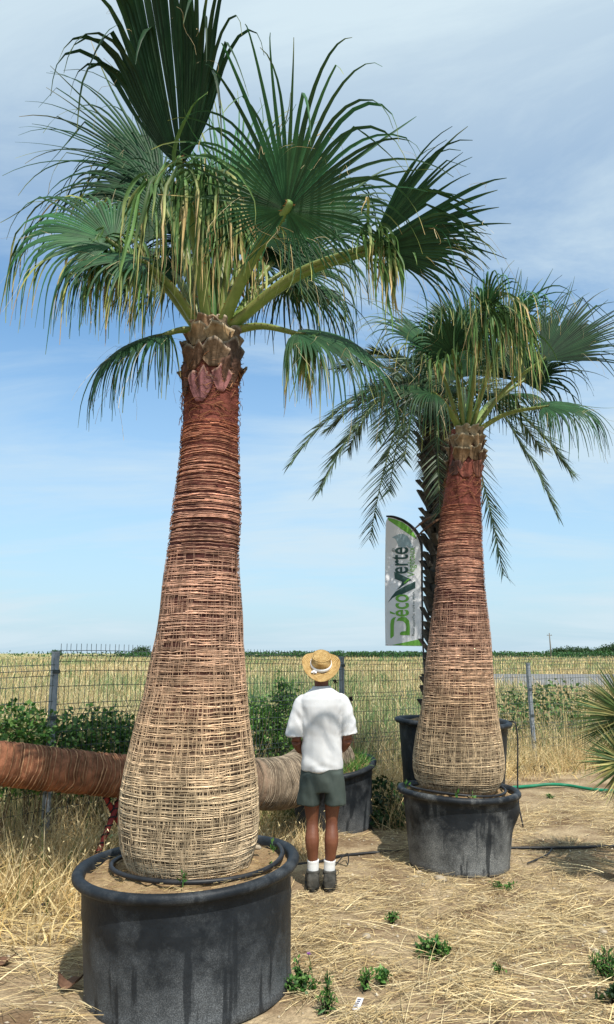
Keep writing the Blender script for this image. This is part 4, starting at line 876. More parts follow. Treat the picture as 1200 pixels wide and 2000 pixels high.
# ------------------------------------------------------------------ feather flag
def flag():
    Yf = 10.0
    wave = lambda zx, zy: .012 * math.sin(zx * .010 + zy * .0042) + .016 * math.sin(zy * .006 - zx * .006)
    def q(zx, zy, lay=0): 
        p = P(700 + zx / 6.45, 980 + zy / 6.45, Yf); d = wave(zx, zy) - lay * .003 ; p = p.copy(); p[1] += d; return p
    b = q(812, 1800); t = thing('feather_flag', (b[0], Yf, 0), 'white feather flag with green lettering on a black pole beside the date palm', 'flag')
    # cloth
    edge = [(372, 195), (470, 205), (560, 240), (640, 290), (700, 350), (745, 420), (775, 500), (790, 580), (795, 800), (800, 1200), (803, 1600), (805, 1815)]
    ez = np.array([e[1] for e in edge]); ex = np.array([e[0] for e in edge])
    rows = np.linspace(195, 1812, 90); nx = 22; V = []; 
    for zy in rows:
        xr = np.interp(zy, ez, ex); xl = 340 + 4 * math.sin(zy * .004) + (0 if zy > 260 else (260 - zy) * .45)
        for u in np.linspace(0, 1, nx): V.append(q(xl + (xr - xl) * u, zy + (8 * u if zy > 1700 else 0)))
    Fc = [(i * nx + j, i * nx + j + 1, (i + 1) * nx + j + 1, (i + 1) * nx + j) for i in range(89) for j in range(nx - 1)]
    cl = mk('flag_cloth', V, Fc, M['flag_white'], t)
    sm = cl.modifiers.new('thick', 'SOLIDIFY'); sm.thickness = .0015; sm.offset = 0
    # print: subdivided so it follows the cloth
    def shape(name, poly, m, lay=1):
        bm = bmesh.new(); vs = [bm.verts.new((x, y, 0)) for x, y in poly]; f = bm.faces.new(vs); bmesh.ops.triangulate(bm, faces=[f]); bmesh.ops.subdivide_edges(bm, edges=bm.edges[:], cuts=3, use_grid_fill=True)
        bm.verts.index_update(); V = [q(v.co.x, v.co.y, lay) for v in bm.verts]; Fc = [[v.index for v in f.verts] for f in bm.faces]; bm.free(); return mk(name, V, Fc, m, cl, False)
    def text(name, body, x_top, x_base, y_start, y_end, m, lay=1.5, bold=0.0):
        cu = bpy.data.curves.new('txt', 'FONT'); cu.body = body; cu.resolution_u = 4; cu.offset = bold
        ob = bpy.data.objects.new('txt', cu); COL.objects.link(ob); dg = bpy.context.evaluated_depsgraph_get(); me = bpy.data.meshes.new_from_object(ob.evaluated_get(dg))
        co = np.array([v.co for v in me.vertices]); Fc = [list(p.vertices) for p in me.polygons]; COL.objects.unlink(ob); bpy.data.objects.remove(ob); bpy.data.meshes.remove(me)
        mn, mxx = co.min(0), co.max(0); u = (co[:, 0] - mn[0]) / (mxx[0] - mn[0]); v = (co[:, 1] - mn[1]) / (mxx[1] - mn[1])
        V = [q(x_base + (x_top - x_base) * b_, y_start + (y_end - y_start) * a_, lay) for a_, b_ in zip(u, v)]
        return mk(name, V, Fc, m, cl, False)
    shape('green_crescent', [(368, 206), (460, 225), (560, 262), (640, 320), (700, 395), (742, 478), (690, 415), (610, 345), (520, 302), (450, 270), (382, 240)], M['flag_green'])
    shape('green_corner', [(420, 1806), (600, 1768), (800, 1725), (803, 1812), (600, 1812)], M['flag_green'])
    shape('leaf_emblem', [(425, 450), (500, 412), (560, 405), (620, 430), (660, 500), (690, 575), (640, 580), (600, 545), (500, 455), (580, 550), (600, 580), (560, 577), (510, 560), (490, 510), (465, 465)], M['flag_leaf'])
    text('lettering', 'erte', 430, 632, 905, 572, M['flag_dark'], bold=.012)
    text('lettering', 'éco', 398, 637, 1448, 1168, M['flag_green'], bold=.014)
    text('lettering', 'Végétaux', 622, 738, 945, 572, M['flag_green'])
    text('lettering', "Planter aujourd'hui, croire en demain...", 676, 720, 1688, 1110, M['flag_dark'])
    text('lettering', '®', 425, 465, 630, 585, M['flag_dark'])
    shape('letter_v', [(453, 880), (480, 888), (680, 985), (640, 1000), (560, 1062), (480, 1115), (535, 1050), (555, 1008), (462, 970)], M['flag_dark'], 1.2)
    shape('letter_v', [(372, 1272), (420, 1195), (470, 1132), (560, 1077), (720, 1000), (720, 1088), (540, 1172), (470, 1190), (430, 1215)], M['flag_dark'], 1.2)
    shape('letter_v', [(636, 962), (652, 975), (585, 1035), (568, 1022)], M['flag_green'], 2.2)
    shape('letter_d', [(405, 1545), (412, 1490), (440, 1460), (478, 1450), (455, 1490), (448, 1560), (448, 1690), (415, 1722), (405, 1715)], M['flag_green'], 1.2)
    shape('letter_d', [(478, 1508), (500, 1470), (540, 1450), (600, 1455), (640, 1500), (650, 1580), (650, 1680), (528, 1680), (528, 1655), (545, 1635), (600, 1630), (606, 1580), (595, 1535), (560, 1505), (510, 1500)], M['flag_green'], 1.2)
    # black sleeve and pole
    pl = smoothpath([q(350, 187), q(420, 190), q(480, 205), q(570, 240), q(655, 297), q(715, 355), q(758, 425), q(786, 505), q(798, 590), q(803, 800), q(808, 1200), q(812, 1600), q(814, 1800)], 50)
    V, Fc = tube(pl, np.interp(np.arange(50), [0, 10, 28, 34, 49], [.012, .02, .022, .014, .012]), 8); mk('sleeve', V, Fc, M['flag_black'], t)
    bb = q(816, 1790); V, Fc = tube(np.array([bb, (bb[0] + .02, Yf, .9), (bb[0] + .04, Yf, -.1)]), [.012, .013, .015], 8); mk('pole', V, Fc, M['flag_black'], t)
flag()

# ------------------------------------------------------------------ yuccas at the right edge
def yucca(centre, R, n, seed, label):
    rs = np.random.RandomState(seed); c = np.asarray(centre, float)
    t = thing('yucca', (c[0], c[1], 0), label, 'plant', 'yuccas beside the muddy pot')
    V, Fc = tube(np.array([(c[0], c[1], -.05), (c[0] + .02, c[1], c[2] * .5), c]), [.09, .08, .06], 8); mk('stem', V, Fc, M['twig'], t)
    d = rs.randn(n, 3); d[:, 2] += .35; d = nrm(d); l = R * rs.uniform(.8, 1.1, n)
    V, Fq, idx, tt = ribbons(np.tile(c, (n, 1)) + d * .04, d, l, rs.uniform(.016, .024, n), rs.uniform(0, .10, n), np.tile([[0, 0, -1.]], (n, 1)), K=4, taper=.97)
    cc = np.array([.10, .17, .06]) * rs.uniform(.6, 1.3, (n, 1)); yel = np.array([.42, .40, .16]); a = (rs.rand(n) < .35)[:, None]; cc = np.where(a, yel * rs.uniform(.6, 1.1, (n, 1)), cc)
    C = cc[idx] * (1 - .0 * tt[:, None]); C = np.where((tt > .85)[:, None], C * .5 + np.array([.3, .22, .1]) * .5, C)
    mk('spiky_leaves', V, Fq, M['feather'], t, False, C)
yucca(P(1232, 1400, 6.6), .50, 520, 1, 'round spiky yucca head with yellow-edged leaves beside the green hose')
yucca(P(1225, 1490, 6.3), .36, 260, 2, 'smaller dull yucca head growing below the round yellow-edged one')

# ------------------------------------------------------------------ bushes and weeds
def bush(name, spots, label, seed, pal=BRG, size=.07, group=None, cat='bush', dens=1.0):
    rs = np.random.RandomState(seed); xs = np.mean([s[0][:2] for s in spots], 0)
    t = thing(name, (xs[0], xs[1], 0), label, cat, group); Vs = []; Fs = []; Cs = []; o = 0; mb = MB()
    for (c, rad, n) in spots:
        V, Fq, C = leaf_cloud(rs, c, rad, int(n * dens), size, pal, .7, .1, .45); V[:, 2] = np.maximum(V[:, 2], .01); Vs.append(V); Fs.append(Fq + o); Cs.append(C); o += len(V)
        for k in range(5):
            e = np.asarray(c) + rs.randn(3) * np.asarray(rad) * .4; b0 = np.array([c[0] + rs.randn() * .08, c[1] + rs.randn() * .05, -.03])
            V, Fc = tube(smoothpath([b0, (b0 + e) / 2 + rs.randn(3) * .04, e], 7), np.linspace(.009, .003, 7), 5); mb.add(V, Fc)
    mk('foliage', np.concatenate(Vs), np.concatenate(Fs), M['leaf'], t, False, np.concatenate(Cs)); mb.build('stems', M['twig'], t); return t
HED = np.array([[.06, .16, .03], [.12, .25, .055], [.04, .11, .025], [.20, .33, .09], [.08, .19, .04], [.30, .30, .12]])
bl = []
for px, py, rx, rz, n in [(-10, 1425, .42, .28, 700), (45, 1430, .35, .26, 600), (100, 1445, .3, .2, 500), (150, 1440, .34, .26, 600), (195, 1428, .32, .26, 600), (238, 1440, .3, .25, 600), (275, 1450, .3, .25, 500)]:
    X = P(px, py, 7.5)[0]; Yb = float(fence_y(X)) + .30; bl.append((P(px, py, Yb), (rx, .25, rz), n))
    bl.append((P(px + 10, py + 70, Yb), (rx, .25, rz), int(n * .6)))
bush('hedge_bush', bl[:6], 'dark green leafy bush behind the lower fence panel', 1, size=.052, dens=1.4, pal=HED)
bush('hedge_bush', bl[6:], 'dark green leafy bush behind the raised fence panel', 2, size=.052, dens=1.3, pal=HED)
b2 = [(P(520, 1440, 9.6), (.28, .25, .35), 520), (P(545, 1400, 9.7), (.22, .2, .32), 380), (P(500, 1400, 9.4), (.2, .2, .3), 300), (P(565, 1370, 9.9), (.16, .15, .28), 200), (P(580, 1450, 9.6), (.25, .2, .3), 300), (P(548, 1350, 9.8), (.08, .1, .3), 90)]
bush('climbing_shrub', b2, 'bright green shrub climbing the fence beside the man', 3, size=.06, dens=1.2, pal=np.array([[.09, .22, .04], [.16, .32, .07], [.05, .13, .03], [.22, .36, .10]]))
b3 = [(P(1080, 1365, 15.0), (.9, .4, .35), 380), (P(1000, 1395, 14.5), (.5, .4, .45), 380), (P(1110, 1400, 14.6), (.6, .4, .4), 300)]
bush('wild_bush', b3, 'loose green bush in the field behind the thin steel post', 4, pal=np.array([[.08, .17, .04], [.13, .22, .07], [.06, .12, .03], [.2, .26, .1]]), size=.09)
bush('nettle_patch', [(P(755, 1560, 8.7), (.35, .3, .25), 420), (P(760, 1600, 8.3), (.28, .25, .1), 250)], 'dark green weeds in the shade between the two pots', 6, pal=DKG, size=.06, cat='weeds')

def weed(px, py, Y, w, h, n, size, seed, label, pal=BRG, aspect=.6):
    rs = np.random.RandomState(seed); c = P(px, py, Y); x, y = c[0], c[1]
    t = thing('weed', (x, y, 0), label, 'weed', 'small weeds on the yard'); mb = MB(); Vs = []; Fs = []; Cs = []; o = 0
    for k in range(n):
        a = rs.uniform(0, 2 * PI); r = w * rs.rand() ** .6; tip = np.array([x + r * math.cos(a), y + r * math.sin(a) * .7, h * rs.uniform(.5, 1.1) * (1.1 - .5 * r / w)]); b0 = np.array([x + .2 * r * math.cos(a), y + .2 * r * math.sin(a), -.02])
        pt = smoothpath([b0, (b0 + tip) / 2 + np.array([0, 0, .02]), tip], 7); V, Fc = tube(pt, np.linspace(.003, .0015, 7), 4); mb.add(V, Fc)
        m = 10; ps = pt[rs.randint(2, 7, m)] + .006 * rs.randn(m, 3); ln = size * rs.uniform(.6, 1.3, m); V, Fq = leaves(ps, rs.randn(m, 3) + np.array([0, 0, .5]), rs.randn(m, 3) + np.array([0, 0, 1.5]), ln, ln * aspect)
        Vs.append(V); Fs.append(Fq + o); Cs.append(np.repeat(pick(pal, m, rs), 5, 0)); o += len(V)
    mk('leaves', np.concatenate(Vs), np.concatenate(Fs), M['leaf'], t, False, np.concatenate(Cs)); mb.build('stems', M['leaf'], t); 
    return t
def gy(py):                                    # ground distance seen at photo row py
    return CAMZ / math.tan(math.atan((py - 1000) / F) - PITCH)
weed(850, 1868, gy(1868), .13, .09, 34, .030, 1, 'round clover-like weed growing alone in the open straw')
weed(590, 1945, gy(1945), .12, .17, 30, .028, 2, 'leafy weed against the foot of the huge pot')
weed(638, 1985, gy(1985), .05, .20, 14, .040, 3, 'upright narrow-leaved weed next to the leafy weed by the pot', aspect=.25)
weed(712, 1935, gy(1935), .05, .11, 12, .032, 4, 'small upright sprig above the white plant tag', aspect=.3)
weed(748, 1925, gy(1925), .04, .10, 9, .03, 5, 'thin sprig with pale tip right beside the small upright sprig')
weed(765, 1800, gy(1800), .08, .06, 10, .025, 6, 'sparse low weed in front of the muddy pot')
weed(985, 1735, gy(1735), .12, .04, 12, .025, 7, 'flat green weed at the foot of the muddy pot')
weed(970, 1900, gy(1900), .05, .05, 8, .02, 8, 'tiny weed in the straw behind the bare patch')
weed(1190, 1915, gy(1915), .12, .18, 24, .045, 9, 'grassy green weed by the straw heap at the edge of the yard', aspect=.2)
weed(1198, 1960, gy(1960), .10, .08, 16, .03, 10, 'dull grey-green weed in front of the grassy green one', pal=DKG)
weed(1075, 1560, gy(1560) + .0, .1, .05, 8, .025, 11, 'low green weed just in front of the green hose')
weed(140, 1705, gy(1705), .1, .22, 14, .03, 12, 'green weed in the dry grass by the rim of the huge pot')
def pot_weed(px, py, Y, label, s):
    rs = np.random.RandomState(s); p = P(px, py, Y); t = thing('seedling', p, label, 'seedling', 'seedlings in the pot soil'); m = 10
    V, Fq = leaves(np.tile(p, (m, 1)) + .012 * rs.randn(m, 3), rs.randn(m, 3) + np.array([0, 0, 1.]), rs.randn(m, 3) + np.array([0, 0, 1.]), rs.uniform(.02, .045, m), rs.uniform(.01, .02, m)); mk('leaves', V, Fq, M['leaf'], t, False, np.repeat(pick(BRG, m, rs), 5, 0))
    V, Fc = tube(np.array([p - np.array([0, 0, .05]), p + np.array([0, 0, .01])]), .0025, 4); mk('stem', V, Fc, M['leaf'], t, False, np.tile([[.08, .2, .05]], (len(V), 1)))
pot_weed(358, 1712, 4.06, 'seedling just inside the front rim of the huge pot', 1)
pot_weed(535, 1655, 4.75, 'seedling near the wall at the back of the huge pot', 2); pot_weed(530, 1690, 4.42, 'seedling between rim and trunk in the huge pot', 3)
pot_weed(893, 1553, 6.5, 'green seedling at the middle of the muddy pot rim', 4); pot_weed(925, 1557, 6.5, 'paler seedling next to the middle one in the muddy pot', 5); pot_weed(793, 1532, 6.9, 'seedling by the dark wall in the muddy pot', 6)
def pot_grass():
    rs = np.random.RandomState(2); n = 2600; a = rs.uniform(0, 2 * PI, n); r = .42 * rs.rand(n) ** .5
    loc = np.stack([r * np.cos(a), r * np.sin(a), np.full(n, .615)], 1); b = tr3(loc); b[:, 2] += .02; d = np.stack([.5 * rs.randn(n), .5 * rs.randn(n), np.ones(n)], 1)
    V, Fq, idx, t = ribbons(b, d, rs.uniform(.06, .2, n), rs.uniform(.004, .008, n), rs.uniform(.1, .6, n), nrm(np.stack([rs.randn(n), rs.randn(n), -np.ones(n)], 1)), K=3, taper=.9)
    c = np.where((rs.rand(n) < .85)[:, None], pick(BRG * 1.3, n, rs), pick(STRAW, n, rs)); tag(mk('pot_grass', V, Fq, M['grass'], smooth=False, col=c[idx]), 'green grass growing in the pot of the lying palm', 'grass', kind='stuff')
pot_grass()

# ------------------------------------------------------------------ dry grass and straw in the yard
def near_grass():
    rs = np.random.RandomState(19); XY = []
    def strip(n, fx, fy):
        for _ in range(n): XY.append((fx(), fy()))
    # along the fence on the yard side, and the rank patch on the left
    n = 9000; x = rs.uniform(-4.6, 6.5, n); y = fence_y(x) - np.abs(rs.randn(n)) * .55 - .05
    x2 = rs.uniform(-4.6, -1.15, 8000); y2 = rs.uniform(4.9, 7.2, 8000); k = (y2 < fence_y(x2)) & (y2 > 5.2 + .5 * n3(x2 * 2, 0, 0, 3)); x2, y2 = x2[k], y2[k]
    x3 = rs.uniform(-1.2, 1.2, 3200); y3 = rs.uniform(8.0, 9.9, 3200); k = np.hypot(x3 - P3[0], y3 - P3[1]) > .52; x3, y3 = x3[k], y3[k]
    x4 = rs.uniform(-1.3, .2, 1800); y4 = rs.uniform(6.9, 8.0, 1800)
    X = np.concatenate([x, x2, x3, x4]); Yy = np.concatenate([y, y2, y3, y4])
    hh = np.concatenate([rs.uniform(.25, .75, len(x)), rs.uniform(.18, .62, len(x2)), rs.uniform(.2, .6, len(x3)), rs.uniform(.1, .35, len(x4))])
    for c, r in ((P4, .66), (P2, .55), (P3, .5)):
        k = np.hypot(X - c[0], Yy - c[1]) > r; X, Yy, hh = X[k], Yy[k], hh[k]
    x5 = rs.uniform(-4.6, 6.5, 900); X = np.concatenate([X, x5]); Yy = np.concatenate([Yy, fence_y(x5) - rs.uniform(-.25, .35, 900)]); hh = np.concatenate([hh, rs.uniform(.75, 1.25, 900)])
    n = len(X); base = np.stack([X, Yy, np.full(n, -.02)], 1); d = np.stack([.35 * rs.randn(n), .35 * rs.randn(n), np.ones(n)], 1)
    c = pick(STRAW * np.array([1.2, 1.22, 1.35]), n, rs, .28); g = (n3(X * .9, Yy * .9, 0, 31) + .15 * rs.randn(n)) > .66; c[g] = pick(GREEN, int(g.sum()), rs)
    V, Fq, idx, t = ribbons(base, d, hh, rs.uniform(.003, .0085, n), rs.uniform(.05, .75, n), nrm(np.stack([rs.randn(n), rs.randn(n), -1.0 * np.ones(n)], 1)), K=4, taper=.85)
    tag(mk('dry_grass', V, Fq, M['grass'], smooth=False, col=c[idx]), 'rank dry grass along the yard side of the fence', 'grass', kind='stuff')
    m = 5000; sel = rs.randint(0, n, m); tip = base[sel] + nrm(d[sel]) * hh[sel, None] * .85 + .02 * rs.randn(m, 3); ln = rs.uniform(.02, .045, m)
    V, Fq = leaves(tip, np.stack([rs.randn(m), rs.randn(m), -np.ones(m)], 1), rs.randn(m, 3), ln, ln * .3)
    tag(mk('oat_husks', V, Fq, M['grass'], smooth=False, col=np.repeat(pick(np.array([[.72, .6, .36], [.6, .48, .26]]), m, rs), 5, 0)), 'pale husks hanging in the rank dry grass', 'grass', kind='stuff')
near_grass()
def bleached_leaves():
    rs = np.random.RandomState(37); n = 1500; x = rs.uniform(-4.4, -1.2, n); y = rs.uniform(5.0, 7.0, n); k = (y < fence_y(x) - .05); x, y = x[k], y[k]
    x2 = rs.uniform(-.9, 6, 900); y2 = fence_y(x2) - np.abs(rs.randn(900)) * .5 - .1; k = (np.hypot(x2 - P4[0], y2 - P4[1]) > .7) & (np.hypot(x2 - P3[0], y2 - P3[1]) > .55); x = np.concatenate([x, x2[k]]); y = np.concatenate([y, y2[k]]); n = len(x)
    V, Fq, idx, t = ribbons(np.stack([x, y, np.zeros(n)], 1), np.stack([.6 * rs.randn(n), .6 * rs.randn(n), np.ones(n)], 1), rs.uniform(.2, .6, n), rs.uniform(.006, .015, n), rs.uniform(.3, 1.1, n), nrm(np.stack([rs.randn(n), rs.randn(n), -1.2 * np.ones(n)], 1)), K=6, taper=.85)
    V[:, 2] = np.maximum(V[:, 2], .004); tag(mk('bleached_leaves', V, Fq, M['grass'], smooth=False, col=pick(STRAW * 1.2, n, rs, .2)[idx]), 'broad bleached grass leaves arching in the rank grass', 'grass', kind='stuff')
bleached_leaves()
def straw_litter():
    rs = np.random.RandomState(23); n = 100000
    y = 2.6 + 7.6 * rs.rand(n) ** 1.25; x = rs.uniform(-.52, .52, n) * y
    den = n3(x * 1.1, y * 1.1, 0, 41) * .55 + n3(x * 4.2, y * 3.2, 0, 42) * .45
    k = (den + .07 * rs.randn(n) + .08 * np.clip(x - .6, 0, 1.2)) > .53
    k &= y < fence_y(x); 
    for c, r in ((P1, .62), (P2, .46), (P3, .42), (P4, .55)): k &= np.hypot(x - c[0], y - c[1]) > r
    x, y, den = x[k], y[k], den[k]; n = len(x)
    z = gh(x, y) + .004 + .035 * rs.rand(n) ** 2 * (den > .55)
    a = rs.uniform(0, 2 * PI, n) ; a = np.where(rs.rand(n) < .5, a, .5 + .6 * rs.randn(n))
    d = np.stack([np.cos(a), np.sin(a), .10 * rs.randn(n)], 1); ln = rs.uniform(.025, .16, n) * (1 + .8 * (rs.rand(n) < .12))
    w = rs.uniform(.0018, .0048, n)
    V, Fq, idx, t = ribbons(np.stack([x, y, z], 1) - d * ln[:, None] * .5, d, ln, w, rs.uniform(-.12, .12, n), nrm(np.stack([rs.randn(n), rs.randn(n), .5 * np.ones(n)], 1)), K=2, taper=.4,
                            wdir=nrm(np.stack([-np.sin(a), np.cos(a), .35 * rs.randn(n)], 1)))
    V[:, 2] = np.maximum(V[:, 2], gh(V[:, 0], V[:, 1]) + .002)
    tag(mk('straw_litter', V, Fq, M['straw'], smooth=False, col=pick(STRAW * np.array([.96, .98, 1.1]), n, rs, .3)[idx]), 'loose broken straw strewn over the sandy ground', 'straw', kind='stuff')
    # straw on the pot soil
    n = 900; a = rs.uniform(0, 2 * PI, n); r = (R1 - .06) * rs.rand(n) ** .5; lo = np.stack([r * np.cos(a), r * np.sin(a), np.full(n, H1 - .02)], 1); b = tr1(lo)
    b2_ = tr2(np.stack([.44 * rs.rand(300) ** .5 * np.cos(a[:300]), .44 * rs.rand(300) ** .5 * np.sin(a[:300]), np.full(300, H2 - .02)], 1)); b = np.concatenate([b, b2_]); n = len(b)
    b[:, 2] += .01 * rs.randn(n) ; aa = rs.uniform(0, 2 * PI, n); d = np.stack([np.cos(aa), np.sin(aa), .15 * rs.randn(n)], 1)
    V, Fq, idx, t = ribbons(b, d, rs.uniform(.02, .07, n), rs.uniform(.0015, .003, n), rs.uniform(-.1, .1, n), np.tile([[0, 0, 1.]], (n, 1)), K=2, taper=.4)
    tag(mk('pot_mulch', V, Fq, M['straw'], smooth=False, col=pick(STRAW * .8, n, rs, .3)[idx]), 'bits of straw on the soil in the pots', 'straw', kind='stuff')
    # grit
    n = 3500; y = 2.8 + 6.5 * rs.rand(n) ** 1.3; x = rs.uniform(-.5, .5, n) * y; s = .004 + .012 * rs.rand(n) ** 3
    for c, r in ((P1, .62), (P2, .46), (P3, .42), (P4, .55)): kk = np.hypot(x - c[0], y - c[1]) > r; x, y, s = x[kk], y[kk], s[kk]
    n = len(x); oct_ = np.array([(1, 0, 0), (0, 1, 0), (-1, 0, 0), (0, -1, 0), (0, 0, .7), (0, 0, -.7)], float); jit = 1 + .35 * rs.randn(n, 6, 1)
    V = (np.stack([x, y, gh(x, y) + s * .3], 1)[:, None, :] + oct_[None] * s[:, None, None] * jit).reshape(-1, 3); b = (np.arange(n) * 6)[:, None]
    Fq = np.concatenate([b + np.array([f]) for f in ((0, 1, 4), (1, 2, 4), (2, 3, 4), (3, 0, 4), (1, 0, 5), (2, 1, 5), (3, 2, 5), (0, 3, 5))])
    tag(mk('grit', V, Fq, M['stone'], smooth=False), 'small grit and clods on the sandy ground', 'grit', kind='stuff')
straw_litter()
def straw_tufts():
    """heaps of flattened straw stalks at the right"""
    rs = np.random.RandomState(29); Vs = []; Fs = []; Cs = []; o = 0
    spots = [(1150, 1760), (1190, 1700), (1100, 1800), (1030, 1800), (960, 1830), (1180, 1840), (900, 1850), (830, 1920), (760, 1975), (880, 1985), (1000, 1960), (1110, 1900), (1090, 1610), (1040, 1585), (1150, 1590), (1180, 1560), (60, 1800), (110, 1870), (40, 1900), (90, 1960), (20, 1850), (60, 1740), (130, 1760), (700, 1780), (660, 1850), (1060, 1860), (950, 1920), (1140, 1960)]
    for (px, py) in spots:
        Y = gy(py); c = P(px, py, Y); n = 90; a0 = rs.uniform(-.7, .7) + (PI if rs.rand() < .5 else 0); a = a0 + .55 * rs.randn(n)
        b = np.stack([c[0] + .22 * rs.randn(n), Y + .16 * rs.randn(n), .004 + .03 * rs.rand(n)], 1); d = np.stack([np.cos(a), np.sin(a), np.abs(.18 * rs.randn(n))], 1)
        V, Fq, idx, t = ribbons(b, d, rs.uniform(.12, .36, n), rs.uniform(.002, .0055, n), rs.uniform(.0, .25, n), np.tile([[0, 0, -1.]], (n, 1)), K=3, taper=.5, wdir=nrm(np.stack([-np.sin(a), np.cos(a), .5 * rs.randn(n)], 1)))
        V[:, 2] = np.maximum(V[:, 2], .003 + gh(V[:, 0], V[:, 1]))
        Vs.append(V); Fs.append(Fq + o); Cs.append(pick(STRAW * np.array([1.0, 1.03, 1.16]), n, rs, .25)[idx]); o += len(V)
    tag(mk('flattened_straw', np.concatenate(Vs), np.concatenate(Fs), M['straw'], smooth=False, col=np.concatenate(Cs)), 'tufts of long flattened straw stalks lying on the ground', 'straw', kind='stuff')
straw_tufts()

# ------------------------------------------------------------------ the man
def remesh(V, Fc, voxel, smooth_it=6, smooth_f=.5, fn=None):
    me = bpy.data.meshes.new('tmp'); me.from_pydata([tuple(v) for v in V], [], [tuple(f) for f in Fc]); ob = bpy.data.objects.new('tmp', me); COL.objects.link(ob)
    m = ob.modifiers.new('r', 'REMESH'); m.mode = 'VOXEL'; m.voxel_size = voxel
    s = ob.modifiers.new('s', 'SMOOTH'); s.iterations = smooth_it; s.factor = smooth_f
    dg = bpy.context.evaluated_depsgraph_get(); e = bpy.data.meshes.new_from_object(ob.evaluated_get(dg))
    n = len(e.vertices); co = np.empty(n * 3); e.vertices.foreach_get('co', co); co = co.reshape(-1, 3); nr = np.empty(n * 3); e.vertices.foreach_get('normal', nr); nr = nr.reshape(-1, 3)
    fc = np.empty(len(e.polygons) * 4, dtype=np.int32); e.polygons.foreach_get('vertices', fc); fc = fc.reshape(-1, 4)
    COL.objects.unlink(ob); bpy.data.objects.remove(ob); bpy.data.meshes.remove(me); bpy.data.meshes.remove(e)
    if fn is not None: co = co + nr * fn(co, nr)[:, None]
    return co, fc
def man():
    rs = np.random.RandomState(1)
    X0, Y0 = P(627, 1700, 6.22)[0], 6.22
    t = thing('person', (X0, Y0, 0), 'person in straw hat, white t-shirt and grey shorts seen from behind, gazing up', 'person')
    W = lambda V: np.asarray(V, float) + np.array([X0, Y0, 0]) + np.stack([.012 * np.sin(np.clip(np.asarray(V)[:, 2] / 1.6, 0, 1) * PI) + .010 * np.clip((np.asarray(V)[:, 2] - 1.0) / .6, 0, 1), 0 * np.asarray(V)[:, 2], .035 * np.asarray(V)[:, 0] * np.clip((np.asarray(V)[:, 2] - .5) / .4, 0, 1)], 1)
    # body: one continuous surface
    mb = MB()
    def limb(pts, rr, sides=14, flat=1.0, n=16):
        pt = smoothpath(pts, n); r = np.interp(np.linspace(0, len(rr) - 1, n), range(len(rr)), rr); V, Fc = tube(pt, r, sides, flat=flat); mb.add(V, Fc)
    for s in (-1, 1):
        limb([(s * .063, -.005, .05), (s * .064, -.005, .14), (s * .070, -.022, .26), (s * .076, -.030, .36), (s * .076, .004, .48), (s * .082, .008, .62), (s * .086, .005, .82), (s * .08, 0, .90)], [.037, .033, .045, .0575, .046, .062, .075, .08], n=28)
        limb([(s * .063, -.04, .05), (s * .066, .05, .045), (s * .07, .14, .035)], [.036, .035, .028])
        limb([(s * .150, 0, 1.41), (s * .190, -.010, 1.28), (s * .205, -.015, 1.11)], [.046, .043, .038])
        limb([(s * .208, -.015, 1.11), (s * .165, .09, 1.03), (s * .075, .185, .985)], [.041, .038, .027])
        limb([(s * .085, .18, .99), (s * .045, .205, .975), (s * .02, .21, .965)], [.026, .034, .026], flat=.55)
        for k in range(4):                                        # fingers folded over the other hand
            zf = .988 - .017 * k; ln = (.058, .068, .064, .048)[k]
            limb([(s * .035, .212, zf), (-s * .01, .228 + .008 * (s > 0), zf - .008), (-s * ln * .75, .222 + .012 * (s > 0), zf - .016)], [.0095, .009, .0075], 8, n=8)
        limb([(s * .05, .195, 1.0), (s * .03, .215, 1.018), (s * .005, .225, 1.02)], [.012, .011, .009], 8, n=8)
    V, Fc = loft([(0, 0, .84, .12, .085), (0, 0, .95, .135, .09), (0, 0, 1.1, .13, .085), (0, 0, 1.3, .145, .09), (0, 0, 1.40, .145, .08), (0, 0, 1.47, .10, .065), (0, .0, 1.52, .056, .056)]); mb.add(V, Fc)
    limb([(0, -.005, 1.44), (0, -.012, 1.53), (0, -.012, 1.60)], [.062, .058, .060])
    # head, tipped back a little: skull, jaw, nose, ears
    hc = np.array([0, .0, 1.665]); Rh = np.array(Euler((.32, 0, 0)).to_matrix())
    def ell(c, r, seg=18):
        a = np.linspace(0, 2 * PI, seg, endpoint=False); th = np.linspace(.02, PI - .02, 10); V = []
        for q in th: V.append(np.stack([r[0] * math.sin(q) * np.cos(a), r[1] * math.sin(q) * np.sin(a), np.full(seg, r[2] * math.cos(q))], 1))
        V = np.concatenate(V) + np.asarray(c); Fc = [(i * seg + j, (i + 1) * seg + j, (i + 1) * seg + (j + 1) % seg, i * seg + (j + 1) % seg) for i in range(9) for j in range(seg)] + [tuple(range(seg)), tuple(9 * seg + j for j in range(seg - 1, -1, -1))]
        mb.add(V @ Rh.T + hc, Fc)
    ell((0, -.003, .010), (.074, .088, .088)); ell((0, .03, -.06), (.055, .06, .06)); ell((0, .092, -.018), (.014, .022, .026)); ell((0, .078, -.062), (.026, .016, .010))
    for s in (-1, 1): ell((s * .078, -.005, -.015), (.010, .022, .032)); ell((s * .03, .085, .012), (.013, .010, .008))
    V, Fc = remesh(np.concatenate(mb.V), mb.F, .006, 5, .5)
    body = mk('body', W(V), Fc, M['skin'], t)
    # short dark hair cap at the back of the head
    a = np.linspace(0, 2 * PI, 28, endpoint=False); V = []; th = np.linspace(.05, 1.75, 10)
    for q in th: V.append(np.stack([.079 * math.sin(q) * np.cos(a), -.006 + .092 * math.sin(q) * np.sin(a), .012 + .09 * math.cos(q) + .03 * np.sin(a) * (q > 1.2)], 1))
